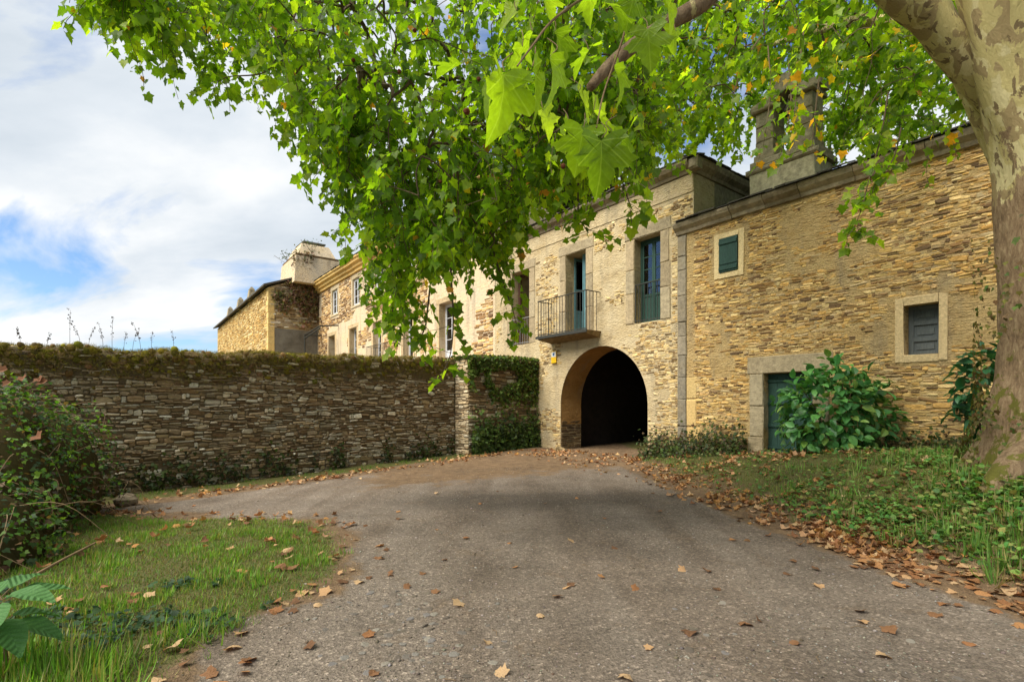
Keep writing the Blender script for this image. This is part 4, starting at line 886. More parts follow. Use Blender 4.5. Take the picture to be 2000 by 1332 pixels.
def fill(n, x0, x1, top, dfun, size, far, thr, hubn, klo, khi, yel=.012):
    cnt = 0; tries = 0; loc = []
    while cnt < n and tries < n * 30:
        tries += 1; px = R.uniform(x0, x1); lo = np.interp(px, *LOW); py = R.uniform(top, lo - (48 if far == 0 else 15)); d = dfun(px, py); p = at(px, py, d)
        if p[2] > 13: continue
        g = fbm(p[0] * .9, p[1] * .9, p[2] * .9 + 7, 3); edge = min(1, (lo - py) / 90)
        if g < thr - .10 * edge: continue
        loc.append(p); cnt += 1
    loc = np.array(loc); d0 = np.array([((skel - p) ** 2).sum(1).min() for p in loc]); loc = loc[np.argsort(d0)]     # grow outwards from the limbs: each spray joins the nearest wood
    ns = len(skel); pts_ = np.concatenate([skel, loc]); par = np.zeros(len(loc), int)
    for i, p in enumerate(loc):
        dd = ((pts_[:ns + i] - p) ** 2).sum(1) + 1.5 * np.maximum(0, p[2] - .1 - pts_[:ns + i, 2]) ** 2; par[i] = np.argmin(dd)
    cntd = np.ones(len(loc))
    for i in range(len(loc) - 1, -1, -1):
        if par[i] >= ns: cntd[par[i] - ns] += cntd[i]
    for i, p in enumerate(loc):
        h = pts_[par[i]]; dv = p - h; L = np.linalg.norm(dv); r1 = .0032 * math.sqrt(cntd[i]) if cntd[i] < 60 else .025
        mid = (p + h) / 2 + np.array([0, 0, .10 * L]) + R.normal(size=3) * .07 * L
        twigs.tube(spline([h, mid, p], 4 if L > .6 else 2), r1, 4 if cntd[i] > 6 else 3, cap=False)
        dv = dv / (L + .01) * .5 + R.normal(size=3) * .6 + np.array([0, 0, -.3])
        path = spray(p, dv, R.uniform(.35, .75), int(R.integers(klo, khi)), size, far, yel)
        twigs.tube(path[::2] if len(path) > 4 else path, .0028, 3, cap=False)
fill(1400, 150, 1270, -120, lambda px, py: R.uniform(4.6, 8.0), .084, 0, -.06, 60, 10, 18)
fill(680, 640, 1270, 150, lambda px, py: R.uniform(5.0, 7.8), .084, 0, -.06, 30, 10, 18)
fill(1500, 1180, 1900, -160, lambda px, py: R.uniform(12.6, 15.5) if 1440 < px < 1640 and py > 110 else R.uniform(8.5, 14.5), .13, 1, -.06, 40, 9, 16, .02)
fill(60, 1250, 1900, -100, lambda px, py: R.uniform(6.0, 8.0) if py < 110 or px > 1660 or px < 1430 else 13.5, .11, 1, .02, 10, 8, 14, .06)
def hang(pts, size, k, yel=0.0, far=0):
    """one long hanging twig through the points with leafy side sprays"""
    Pth = spline(pts, 6); twigs.tube(Pth, list(np.linspace(.012, .003, len(Pth))), 4, cap=False)
    for i in range(1, len(Pth)):
        if R.random() < k: q = spray(Pth[i], np.array(Pth[i]) - np.array(Pth[i - 1]) + R.normal(size=3) * .08, R.uniform(.15, .35), int(R.integers(3, 6)), size, far, yel); twigs.tube(q, .003, 3, cap=False)
hang([at(1735, 180, 6.6), at(1720, 270, 6.6), at(1700, 340, 6.6), at(1685, 400, 6.5), at(1670, 440, 6.5), at(1655, 462, 6.5)], .10, .8)
hang([at(1760, 250, 6.8), at(1745, 310, 6.8), at(1710, 360, 6.7), at(1700, 400, 6.7)], .10, .7)
hang([at(880, 520, 5.6), at(885, 620, 5.5), at(880, 690, 5.4), at(862, 735, 5.3)], .10, .45)
hang([at(560, 80, 5.0), at(520, 140, 5.0), at(450, 150, 5.0), at(425, 160, 5.0)], .10, .5)
hang([at(760, 480, 6), at(770, 580, 6), at(765, 630, 6), at(790, 660, 6)], .10, .9)
hang([at(1200, 300, 5.5), at(1220, 370, 5.4), at(1235, 410, 5.4)], .11, .9); hang([at(1130, 350, 6), at(1130, 420, 6), at(1150, 455, 6)], .11, .9)
hang([at(960, 480, 6), at(985, 560, 6), at(1000, 600, 5.9), at(1010, 640, 5.9)], .10, .7); hang([at(840, 560, 6.2), at(830, 640, 6.2), at(815, 665, 6.2)], .10, .8)
hang([at(1540, 120, 9), at(1545, 200, 8.6), at(1535, 260, 8.4), at(1525, 300, 8.3)], .12, .45, .3); hang([at(1500, 90, 8.4), at(1505, 170, 8.2), at(1498, 240, 8.0), at(1490, 290, 8.0)], .11, .6, .2); hang([at(1570, 60, 8.4), at(1560, 140, 8.2), at(1552, 220, 8.0), at(1550, 270, 8.0)], .11, .7, .2); hang([at(1600, 150, 9), at(1590, 240, 8.6), at(1585, 300, 8.4)], .11, .35, .5)
# part of the crown above the picture, thinner, so that the track lies in broken shade
for i in range(700):
    p = np.array([R.uniform(-9, .5), R.uniform(-4.5, 4.5), R.uniform(7.2, 11)])
    if p[2] < 1.6 + .82 * max(p[1], 0) + .5 or fbm(p[0] * .35, p[1] * .35, 3, 2) < -.12: continue
    path = spray(p, rand_unit(1)[0] * .8 + np.array([0, 0, -.2]), .8, 11, .17, 1); twigs.tube(path[::3], .006, 3, cap=False)
LP, LD, LN, LS, LC, LF = map(np.array, (LP, LD, LN, LS, LC, LF))
# the nearest leaves are single pieces, the others one mass for the near and one for the far part of the crown
uu = LP[:, 0] / LP[:, 1]; vv = (LP[:, 2] - 1.6) / LP[:, 1]; inview = (LP[:, 1] > .5) & (abs(uu) < 1) & (vv < .79)
score = np.where(inview, LS / np.maximum(LP[:, 1], .1), 0); single = np.argsort(-score)[:240]; ms = np.zeros(len(LP), bool); ms[single] = True
F = frames(LD, LN, LS)
gl = [leaf_mesh('plane_leaf', PLANE, M['leaf'], c) for c in GREEN]
for i in single: put_leaf('leaf', gl[i % len(gl)], F[i], LP[i], tree)
a = ~ms & (LF == 0); instances('foliage', *PLANE, F[a], LP[a], LC[a], M['leaf'], tree)
a = ~ms & (LF == 1); instances('foliage', *PLANE_LOW, F[a], LP[a], LC[a], M['leaf'], tree)
twigs.build('twigs', M['twig'], tree, kind='stuff')
# the sprig of big leaves close to the camera
nls = []
for t_ in NEAR:
    nl = bpy.data.meshes.new('near_leaf'); nl.from_pydata(t_[0].tolist(), [], t_[1].tolist()); nl.materials.append(M['near_leaf']); nl.polygons.foreach_set('use_smooth', [True] * len(nl.polygons)); nls.append(nl)
def near(px, py, tx, ty, d, dd=0.0, roll=0.0, nz=(0, -.75, .65)):
    b, t = at(px, py, d), at(tx, ty, d + dd); v = t - b; s = np.linalg.norm(v); nn = np.array(nz) + np.array([roll, 0, 0])
    put_leaf('leaf', nls[rt.randrange(3)], frames(v[None], (nn + R.normal(size=3) * .3)[None], np.array([s]))[0], b, tree)
    stalk = MB(); stalk.tube(spline([b, b + np.array([R.normal() * .01, .01, .035]), b + np.array([R.normal() * .02, .03, .075])], 4), .0016, 5); stalk.build('leaf_stalk', M['dry_stem'], tree)
for a_ in [(985, 140, 995, 262, 1.5), (1040, 130, 1075, 240, 1.45, .05, .3), (1075, 110, 1102, 200, 1.55, .1, .6), (975, 150, 925, 225, 1.6, .05, -.5), (1020, 90, 1000, 165, 1.7, .08, -.2), (1085, 60, 1118, 120, 1.7, .1, .5), (1040, 60, 1012, 112, 1.8, .1, -.6),
           (1175, 270, 1180, 372, 1.9), (1140, 250, 1122, 345, 2.0, .05, -.4), (1195, 255, 1235, 325, 2.0, .1, .7), (1110, 240, 1090, 300, 2.1, .1, -.6), (1160, 215, 1210, 262, 2.1, .1, .6), (1060, 215, 1085, 275, 2.0, .05, .1), (1130, 180, 1165, 235, 2.2, .1, .4),
           (1265, 55, 1272, 132, 2.0, 0, .1), (1300, 0, 1330, 70, 2.0, .05, .4), (1240, -10, 1215, 60, 1.9, .05, -.4), (1160, -20, 1140, 50, 1.7, .1, -.2), (1105, -30, 1060, 30, 1.7, .1, -.5), (1180, 0, 1240, 30, 1.8, .1, .7), (1050, -20, 1090, 25, 1.6, .1, .4), (1320, 60, 1300, 120, 2.3, .1, -.3),
           (905, 125, 850, 130, 2.3, .1, 0, (0, -.2, 1)), (1150, 100, 1110, 150, 2.2, .1, -.4), (1200, 130, 1235, 190, 2.4, .1, .3), (1010, 20, 960, 60, 2.1, .1, -.5)]: near(*a_)
mb = MB(); mb.tube(spline([at(1240, -60, 1.9), at(1150, -10, 1.8), at(1080, 40, 1.65), at(1040, 90, 1.55), at(1010, 130, 1.5)], 6), list(np.linspace(.006, .0025, 25)), 6); mb.build('twig', M['dry_stem'], tree)
mb = MB(); mb.tube(spline([at(1250, -40, 2.0), at(1215, 80, 2.05), at(1180, 180, 2.05), at(1165, 250, 1.98)], 6), list(np.linspace(.006, .0025, 19)), 6); mb.build('twig', M['dry_stem'], tree)
for (px, py, d) in ((912, 218, 2.6), (810, 60, 4.2), (935, 155, 4.0), (690, 118, 4.6), (860, 355, 4.8), (1100, 325, 3.5), (780, 140, 4.4)):   # seed balls
    mb = MB(); c0 = at(px, py, d); r0 = .018; vs = []; fs = []
    for i in range(5):
        for q in range(8): th = math.pi * (i + .5) / 5; ph = 2 * math.pi * q / 8; k = 1 + rt.uniform(-.15, .15); vs.append((c0[0] + r0 * k * math.sin(th) * math.cos(ph), c0[1] + r0 * k * math.sin(th) * math.sin(ph), c0[2] + r0 * k * math.cos(th)))
    fs = [(i * 8 + q, i * 8 + (q + 1) % 8, (i + 1) * 8 + (q + 1) % 8, (i + 1) * 8 + q) for i in range(4) for q in range(8)] + [tuple(range(8)), tuple(range(39, 31, -1))]
    mb.add(vs, fs, C(98, 56, 34)); mb.build('seed_ball', M['dry_leaf'], tree)

# ------------------------------------------------------------------ shrubs
def shrub(name, label, centre, rad, n, size, pal, n_single=300, seed=1, flat=None):
    t = tag(empty(name, (centre[0], centre[1], float(ground_z(centre[0], centre[1])))), label, 'shrub'); base = np.array([centre[0], centre[1], float(ground_z(centre[0], centre[1]))])
    u = rand_unit(n); rr_ = R.uniform(.45, 1.0, n) ** .6; rr_ *= np.array([1 + .28 * fbm(a[0] * 2 + seed, a[1] * 2, a[2] * 2, 3) for a in u]); p = u * rr_[:, None] * np.array(rad) + np.array(centre)
    if flat is not None: p = p[flat(p)]; u = u[:len(p)]
    u = (p - np.array(centre)) / np.array(rad); u /= np.linalg.norm(u, axis=1, keepdims=True) + 1e-6; n = len(p)
    d = u * .7 + R.normal(size=(n, 3)) * .5 + np.array([0, 0, -.25]); nn = u + np.array([0, 0, .9]) + R.normal(size=(n, 3)) * .35; s = size * R.uniform(.55, 1.25, n); Fm = frames(d, nn, s)
    cols = jitter_cols(pal, n); k = np.argsort(p[:, 1] - u[:, 2] * .1)[:n_single]; sing = np.zeros(n, bool); sing[k] = True
    ms_ = [leaf_mesh('shrub_leaf', OVATE, M['shrub_leaf'], c) for c in pal]
    inv = -base
    for i in k: o = put_leaf('leaf', ms_[i % len(ms_)], Fm[i], p[i] + inv, t)
    if (~sing).any(): instances('inner_foliage', *OVATE, Fm[~sing], p[~sing] + inv, cols[~sing], M['shrub_leaf'], t)
    for i in range(9):
        e_ = p[R.integers(0, n)] + inv; mb = MB(); mb.tube(spline([np.array([R.uniform(-.15, .15), R.uniform(-.1, .1), -.1]), e_ * .5 + np.array([0, 0, .15]), e_], 5), list(np.linspace(.018, .005, 11)), 6); mb.build('stem', M['twig'], t)
    return t
SHRUB = [C(68, 122, 58), C(82, 138, 66), C(58, 106, 52), C(98, 152, 76), C(74, 126, 70)]
inside = lambda p: (fac_dist(p[:, 0], p[:, 1]) > .12) & (p[:, 2] > ground_z(p[:, 0], p[:, 1]) + .03)
shrub('leafy_shrub', 'big-leaved green shrub growing against the wall over the green door', (6.05, 9.6, 1.40), (1.0, .78, 1.0), 1250, .18, SHRUB + [C(120, 150, 70)], 300, 1, inside)
shrub('leafy_shrub', 'dark big-leaved shrub half hidden behind the tree trunk', (7.15, 7.55, 1.75), (.62, .4, .75), 260, .22, [C(58, 108, 66), C(50, 96, 58)], 120, 5, inside)
# broad-leaved seedling at the lower left
pl = tag(empty('broad_leaved_plant', (-2.95, 3.0, 0)), 'young plant with a rosette of broad green leaves at lower left corner', 'plant')
def grid_leaf(nu=7, nv=4, wmax=.27):
    V_, T_ = [], []
    for i in range(nu + 1):
        t = i / nu; w_ = wmax * math.sin(math.pi * min(1, t * .96 + .02) ** .8) ** .8
        for j in range(-nv // 2, nv // 2 + 1): q_ = j / (nv / 2); V_.append((q_ * w_, t, .10 * abs(q_) ** 1.3 * w_ / wmax + .02 * math.sin(t * 14 + 2 * abs(q_)) * abs(q_) - .30 * t * t))
    for i in range(nu):
        for j in range(nv): a0 = i * (nv + 1) + j; T_ += [(a0, a0 + 1, a0 + nv + 2), (a0, a0 + nv + 2, a0 + nv + 1)]
    return np.array(V_), np.array(T_)
me_ = leaf_mesh('broad_leaf', grid_leaf(), M['broad_leaf'], C(84, 126, 66)); me_.polygons.foreach_set('use_smooth', [True] * len(me_.polygons))
for i, (a_, z_, L_, e_) in enumerate([(-.1, .50, .27, .15), (.75, .48, .25, .2), (1.6, .52, .24, .3), (2.6, .50, .25, .2), (3.6, .5, .26, .1), (-1.0, .46, .27, -.15), (-1.8, .44, .26, -.1), (-.55, .36, .26, -.35), (.3, .33, .27, -.25), (-1.4, .34, .25, -.4), (-2.4, .38, .25, -.2), (1.1, .36, .24, -.1)]):
    v = np.array([math.cos(a_), math.sin(a_), e_]); b = np.array([math.cos(a_) * .05, math.sin(a_) * .05 - .04, z_])
    put_leaf('leaf', me_, frames(v[None], np.array([[math.cos(a_) * -.3, math.sin(a_) * -.3 - .15, 1.0]]), np.array([L_]))[0], b, pl)
    mb = MB(); mb.tube([(0, -.04, z_ - .03), tuple(b)], .003, 5); mb.build('leaf_stalk', M['dry_stem'], pl)
mb = MB(); mb.tube([(0, 0, -.02), (.02, -.04, .2), (.0, -.05, .46)], [.012, .009, .006], 6); mb.build('stem', M['dry_stem'], pl)

# bramble and ivy hedge at the left edge
hedge = tag(empty('bramble_hedge', (-6.8, 6.6, 0)), 'overgrown bramble and ivy hedge with dry stems at the left edge', 'hedge'); HB = np.array([-6.8, 6.6, 0])
EL = [((-7.5, 7.9, .35), (1.15, 1.3, 1.35)), ((-6.75, 6.3, .25), (1.15, 1.2, 1.4)), ((-5.55, 5.05, -.05), (.95, .85, .95)), ((-8.6, 7.2, .5), (1.6, 1.6, 1.45)), ((-6.9, 5.0, .2), (1.4, 1.2, 1.2)), ((-7.4, 6.8, .85), (1.25, 1.3, 1.2))]
hp, hu = [], []; core = MB()
for c0, r0 in EL:
    u = rand_unit(5600); k = np.array([1 + .20 * fbm(a[0] * 2.2 + c0[0], a[1] * 2.2, a[2] * 2.2, 4) for a in u]) * R.uniform(.80, 1.10, 5600); hp.append(u * k[:, None] * np.array(r0) + np.array(c0)); hu.append(u)
    vs, fs = [], []
    for i in range(9):
        for q in range(16): th = math.pi * i / 8; ph = 2 * math.pi * q / 16; e_ = np.array([math.sin(th) * math.cos(ph), math.sin(th) * math.sin(ph), math.cos(th)]); vs.append(np.array(c0) + e_ * np.array(r0) * (.82 + .16 * fbm(e_[0] * 2.2 + c0[0], e_[1] * 2.2, e_[2] * 2.2, 4)) - HB)
    fs = [(i * 16 + q, i * 16 + (q + 1) % 16, (i + 1) * 16 + (q + 1) % 16, (i + 1) * 16 + q) for i in range(8) for q in range(16)]; core.add(vs, fs, C(74, 66, 40))
core.build('tangle', M['moss'], hedge, kind='stuff', smooth=True)
hp = np.concatenate(hp); hu = np.concatenate(hu); ok = (hp[:, 2] > ground_z(hp[:, 0], hp[:, 1])) & (hp[:, 0] > -9.5) & (hu[:, 1] < .7); hp, hu = hp[ok], hu[ok]; n = len(hp)
brown_ = R.random(n) < np.where(hu[:, 2] > .2, .18, .5); hc = np.where(brown_[:, None], jitter_cols([C(84, 66, 42), C(110, 88, 58), C(70, 52, 34)], n), jitter_cols([C(72, 104, 38), C(88, 124, 44), C(58, 86, 38), C(112, 148, 54), C(50, 74, 40)], n))
instances('foliage', *IVY, frames(hu * .4 + R.normal(size=(n, 3)) * .6 + np.array([0, 0, -.35]), hu + R.normal(size=(n, 3)) * .4 + np.array([0, 0, .4]), R.uniform(.025, .07, n)), hp - HB, hc, M['weed_leaf'], hedge)
hs = MB()
for i in range(260):
    j = R.integers(0, n); a = hp[j] - HB; d = hu[j] * .3 + R.normal(size=3) * .5 + np.array([0, 0, -.3]); hs.tube(spline([a, a + d * .3 + hu[j] * .12, a + d * .7 + np.array([0, 0, -.2])], 4), [.004] * 9, 3, C(120, 98, 70), cap=False)
hs.build('dry_stems', M['dry_stem'], hedge, kind='stuff')
dl_ = leaf_mesh('dry_leaf', CURL, M['dry_leaf'], C(122, 84, 60))
for (px, py, d) in ((15, 720, 6.6), (45, 735, 6.5), (92, 742, 6.8), (75, 738, 6.8), (20, 745, 6.4), (70, 850, 6.0)):
    put_leaf('leaf', dl_, frames(np.array([[R.normal(), -.3, -.6]]), np.array([[0, -.8, .5]]), np.array([R.uniform(.10, .15)]))[0], at(px, py, d) - HB, hedge)

# ------------------------------------------------------------------ creepers, moss and weeds on the walls
def wl_pt(x, y, z, o=W0): return np.stack([np.asarray(x), np.asarray(y), np.asarray(z)], -1)
def on_wall(parent, name, n, xr, zfun, pal, size, tmpl, m, yfun=lambda n: R.uniform(-.06, .03, n), keepf=None, up=.2, kind='stuff'):
    x = R.uniform(*xr, n); z = zfun(x); y = yfun(n)
    if keepf is not None: k = keepf(x, z); x, y, z = x[k], y[k], z[k]
    n = len(x); d = np.stack([R.normal(size=n) * .5, -np.abs(R.normal(size=n)) * .5, R.normal(size=n) * .4 - .3 + up], 1); nn = np.stack([R.normal(size=n) * .4, -np.ones(n), .5 + R.normal(size=n) * .3], 1)
    return instances(name, *tmpl, frames(d, nn, R.uniform(size * .5, size * 1.3, n)), np.stack([x, y, z], 1), jitter_cols(pal, n), m, parent, kind)
MOSS = [C(120, 112, 40), C(100, 92, 38), C(140, 128, 46), C(84, 72, 38), C(110, 92, 52)]; BRN = [C(110, 88, 58), C(134, 108, 74), C(88, 70, 46), C(150, 124, 88)]
vtop = np.vectorize(wtop); vmoss = np.vectorize(mossy)
zt = lambda x: vtop(x) - np.abs(R.normal(size=len(x))) * .42
on_wall(gwall, 'moss', 34000, (-15, -.05), zt, MOSS, .07, BLADE_S, M['moss'], lambda n: R.uniform(-.05, .03, n), lambda x, z: np.array([R.random() < .15 + .9 * mossy(a, b) for a, b in zip(x, z)]), .1)
on_wall(gwall, 'moss', 22000, (-15, -.05), lambda x: vtop(x) + R.uniform(-.07, .02, len(x)), MOSS[:3], .06, BLADE_S, M['moss'], lambda n: R.uniform(.0, .55, n), None, .9)
on_wall(gwall, 'dry_creeper', 5000, (-15, -.05), lambda x: vtop(x) - R.uniform(0, 1.0, len(x)), BRN, .09, BLADE, M['dry_leaf'], lambda n: R.uniform(-.08, .0, n), lambda x, z: np.array([fbm(a * .9, b * .5, 3, 3) > .02 for a, b in zip(x, z)]), -.4)
on_wall(gwall, 'foot_weeds', 2600, (-13, -.1), lambda x: np.interp(x, [-13, 0], [-.3, .0]) + np.abs(R.normal(size=len(x))) * .30, [C(58, 72, 32), C(74, 90, 38), C(48, 54, 30), C(84, 70, 42)], .08, IVY, M['weed_leaf'], lambda n: R.uniform(-.12, .02, n), lambda x, z: np.array([fbm(a * .8, 0, 3, 3) > -.08 for a in x]))
BLOB = (np.array([(math.sin(t_) * math.cos(p_), math.sin(t_) * math.sin(p_), .55 * math.cos(t_)) for t_ in (.35, .9, 1.5) for p_ in np.linspace(0, 2 * math.pi, 9)[:-1]] + [(0, 0, .56)]), np.array([(i * 8 + q, (i + 1) * 8 + q, (i + 1) * 8 + (q + 1) % 8) for i in range(2) for q in range(8)] + [(i * 8 + q, (i + 1) * 8 + (q + 1) % 8, i * 8 + (q + 1) % 8) for i in range(2) for q in range(8)] + [(24, q, (q + 1) % 8) for q in range(8)]))
n = 1000; x = R.uniform(-15, -.05, n); face = R.random(n) < .85; z = np.where(face, vtop(x) - np.abs(R.normal(size=n)) * .28, vtop(x) - .03); y = np.where(face, .03, R.uniform(.05, .5, n)); nn = np.where(face[:, None], np.stack([R.normal(size=n) * .3, -np.ones(n), .5 + R.normal(size=n) * .2], 1), np.stack([R.normal(size=n) * .2, R.normal(size=n) * .2 - .2, np.ones(n)], 1))
instances('moss_cushions', *BLOB, frames(np.cross(nn, R.normal(size=(n, 3))), nn, R.uniform(.02, .085, n)), np.stack([x, y, z], 1), jitter_cols(MOSS + BRN[:2], n), M['moss'], gwall)
vpt = np.vectorize(ptop)
on_wall(pier, 'ivy', 6500, (-.05, 3.0), lambda x: vpt(x) + .08 - np.abs(R.normal(size=len(x))) * .75, [C(84, 108, 46), C(104, 128, 52), C(70, 88, 42), C(98, 90, 52), C(122, 142, 60)], .09, IVY, M['weed_leaf'], lambda n: R.uniform(-.14, .02, n), lambda x, z: np.array([fbm(a * .9 + 3, b * .7, 3, 3) + .45 * (b - 1.9) > -.1 for a, b in zip(x, z)]))
on_wall(pier, 'ivy', 2200, (-.1, 3.0), lambda x: vpt(x) + R.uniform(-.02, .10, len(x)), [C(74, 90, 32), C(96, 116, 42), C(66, 66, 30)], .08, IVY, M['weed_leaf'], lambda n: R.uniform(-.1, .9, n), None, .5)
on_wall(pier, 'ivy', 3000, (.1, 3.0), lambda x: np.abs(R.normal(size=len(x))) * .55, [C(78, 100, 48), C(98, 122, 56), C(62, 78, 42)], .10, IVY, M['weed_leaf'], lambda n: R.uniform(-.25, .02, n))
# creeper on the flank of the wing (the wing's own axes)
x = R.uniform(-3.3, 0, 2600); z = 10.4 - np.abs(R.normal(size=2600)) * 1.3; k = (z > 7.2) & (z < 9.9 + np.minimum(.8, (x + 3.37) * .4)) & (np.array([fbm(a, b * .7, 4, 3) for a, b in zip(x, z)]) + .25 * (x + 2) > -.05); x, z = x[k], z[k]; n = len(x)
instances('creeper', *IVY, frames(np.stack([np.abs(R.normal(size=n)), R.normal(size=n) * .5, R.normal(size=n) - .5], 1), np.stack([np.ones(n), R.normal(size=n) * .4, .5 * np.ones(n)], 1), R.uniform(.12, .28, n)), np.stack([-38.95 + R.uniform(0, .25, n), x, z], 1), jitter_cols([C(140, 118, 88), C(116, 96, 70), C(120, 122, 68), C(150, 116, 94)], n), M['weed_leaf'], wing)
n = 500; x = -38.7 - R.random(n) * 1.2; instances('creeper', *IVY, frames(rand_unit(n), np.tile([[.4, -.6, .6]], (n, 1)), R.uniform(.1, .22, n)), np.stack([-38.1 - R.random(n) * .9, -1.9 + R.random(n) * 1.4, 12.1 + R.normal(size=n) * .35 - .1], 1), jitter_cols([C(96, 92, 60), C(110, 84, 66)], n), M['weed_leaf'], wing)
# thin shrubs growing on the broad chimney
for (x, y, z, lab) in ((-42.3, -1.2, 12.35, 'thin twiggy seedling sprouting from the left shoulder of the broad chimney'), (-38.7, -.5, 12.4, 'twiggy seedling sprouting from the right shoulder of the broad chimney')):
    b = np.array(f_world(x, y, z)); t = tag(empty('chimney_seedling', tuple(b)), lab, 'plant'); mb = MB()
    for i in range(7): e_ = np.array([R.normal() * .5 - .2, R.normal() * .4, R.uniform(.4, 1.2)]); mb.tube(spline([(0, 0, 0), e_ * .5 + R.normal(size=3) * .08, e_], 4), .016, 3, cap=False)
    mb.build('stems', M['twig'], t, kind='stuff'); n = 90; instances('foliage', *IVY, frames(rand_unit(n), rand_unit(n), R.uniform(.06, .13, n)), R.normal(size=(n, 3)) * np.array([.35, .3, .25]) + np.array([-.1, 0, .75]), jitter_cols([C(96, 104, 92), C(80, 92, 72)], n), M['weed_leaf'], t)
# dry flower stalks on top of the garden wall
SPOT = [(92, 655, 640, 'bent'), (138, 672, 625, ''), (175, 672, 650, ''), (245, 675, 652, ''), (280, 675, 640, ''), (300, 678, 655, ''), (345, 680, 655, ''), (160, 672, 645, ''), (222, 672, 630, ''), (205, 672, 640, ''), (262, 676, 648, ''), (40, 668, 648, '')]
ORD = ['first', 'second', 'third', 'fourth', 'fifth', 'sixth', 'seventh', 'eighth', 'ninth', 'tenth', 'eleventh', 'twelfth']; rank = {i: k for k, i in enumerate(sorted(range(len(SPOT)), key=lambda i: SPOT[i][0]))}
for i, (px, py, ty, _) in enumerate(SPOT):
    u = (px - 1000) / 1000; s_ = (W0[0] - u * W0[1]) / (u * WDIR[1] - WDIR[0]); b = W0 + WDIR * s_ - WN * .3; b3 = np.array([b[0], b[1], wtop(s_) - .02]); hgt = (py - ty) / 1000 * b[1] * 1.35 + .08
    t = tag(empty('dry_flower_stalk', tuple(b3)), 'dry flower stalk on the garden wall top, ' + ORD[rank[i]] + ' from the left', 'plant', 'dry stalks on the garden wall'); ln = R.uniform(-.5, .3)
    mb = MB(); mb.tube(spline([(0, 0, 0), (ln * hgt * .3, 0, hgt * .55), (ln * hgt, .02, hgt)], 5), list(np.linspace(.005, .002, 11)), 4); mb.build('stalk', M['twig'], t)
    k = 22; fr_ = R.uniform(.45, 1.05, k); pp = np.stack([ln * hgt * fr_ ** 1.6, R.normal(size=k) * .012, hgt * fr_], 1) + R.normal(size=(k, 3)) * .012
    instances('seed_head', *IVY, frames(rand_unit(k), rand_unit(k), R.uniform(.015, .035, k)), pp, jitter_cols([C(70, 66, 70), C(84, 72, 60)], k), M['dry_leaf'], t)

# ------------------------------------------------------------------ grass, weeds, fallen leaves, stones
def scatter(n, xr, yr): return R.uniform(*xr, n), R.uniform(*yr, n)
def clear(x, y): return (wall_dist(x, y) > .02) & (fac_dist(x, y) > .02) & ~((wall_dist(x, y) < .72) & (((x - W0[0]) * WDIR[0] + (y - W0[1]) * WDIR[1]) > -.1) & (x < 1.5)) & (np.hypot(x - 6.4, y - 6.0) > .95)
def patchy(x, y, f=1.3, s=0): return np.array([fbm(a * f, b * f, s, 3) for a, b in zip(x, y)])
def grass(name, label, n, xr, yr, dens, h, wfac, pal, tuft=1.0, soft=.5):
    x, y = scatter(n, xr, yr); d = dens(x, y); pt = patchy(x, y, 1.6, 2); k = (R.random(n) < d * np.clip(.70 + 1.7 * pt, .20, 1)) & clear(x, y); x, y, pt = x[k], y[k], pt[k]; n = len(x)
    nt_ = max(1, n // 9); ti = R.integers(0, nt_, n); off = R.normal(size=(n, 2)) * .028; x = x[:nt_][ti] + off[:, 0]; y = y[:nt_][ti] + off[:, 1]; pt = pt[:nt_][ti]; th = R.uniform(.55, 1.35, nt_)[ti]
    a = np.arctan2(off[:, 1], off[:, 0]) + R.normal(size=n) * .7; lean = np.hypot(off[:, 0], off[:, 1]) * 26 * R.uniform(.5, 1.4, n) + .1; dv = np.stack([np.cos(a) * lean, np.sin(a) * lean, np.ones(n)], 1); nn = np.stack([-np.cos(a), -np.sin(a), np.ones(n) * .3], 1); s = h * R.uniform(.45, 1.3, n) * np.clip(1 + .7 * pt, .5, 1.6) * th * np.interp(y, [6, 8.5], [1, .55])
    Fm = frames(dv, nn, s); Fm[:, :, 0] *= wfac
    o = instances(name, *BLADE, Fm, np.stack([x, y, ground_z(x, y) - .005], 1), jitter_cols(list(pal) + [C(150, 140, 92)], n, .28, .12), M['grass']); return tag(o, label, 'grass', kind='stuff')
GR = [C(98, 140, 44), C(116, 158, 54), C(84, 122, 42), C(130, 168, 66), C(146, 148, 78)]
left = lambda x, y: sstep(poly_dist(x, y, PATCH) / .5 + .25) * (wall_dist(x, y) > 1.2)
grass('grass', 'short mown-looking green grass patch at lower left beside the track', 120000, (-6.6, -1.4), (2.4, 8.2), left, .052, 2.0, GR)
grass('grass', 'longer grass tufts at the lower left corner', 6500, (-3.2, -1.9), (2.3, 3.6), left, .16, 1.0, GR)
def turf(label, n, xr, yr, dens, h, pal):
    x, y = scatter(n, xr, yr); k = (R.random(n) < dens(x, y)) & clear(x, y); x, y = x[k], y[k]; n = len(x); a = R.uniform(0, 2 * np.pi, n); lean = R.uniform(.2, 2.2, n)
    Fm = frames(np.stack([np.cos(a) * lean, np.sin(a) * lean, np.ones(n)], 1), np.stack([-np.cos(a), -np.sin(a), .3 * np.ones(n)], 1), h * R.uniform(.5, 1.4, n)); Fm[:, :, 0] *= 2.2
    tag(instances('turf', *BLADE_S, Fm, np.stack([x, y, ground_z(x, y) - .003], 1), jitter_cols(pal, n, .3, .15), M['grass']), label, 'grass', kind='stuff')
TURF = [C(96, 128, 52), C(120, 136, 66), C(108, 98, 60), C(140, 122, 84), C(84, 112, 46), C(98, 80, 54)]
turf('thin short turf and dead straw on the left grass patch', 130000, (-6.6, -1.5), (2.3, 8.2), left, .032, TURF)
turf('thin short turf and dead straw on the right bank', 110000, (3.2, 9), (2.4, 14), lambda x, y: sstep((x - np.interp(y, *ROAD_R) - .1) / .5), .036, TURF)
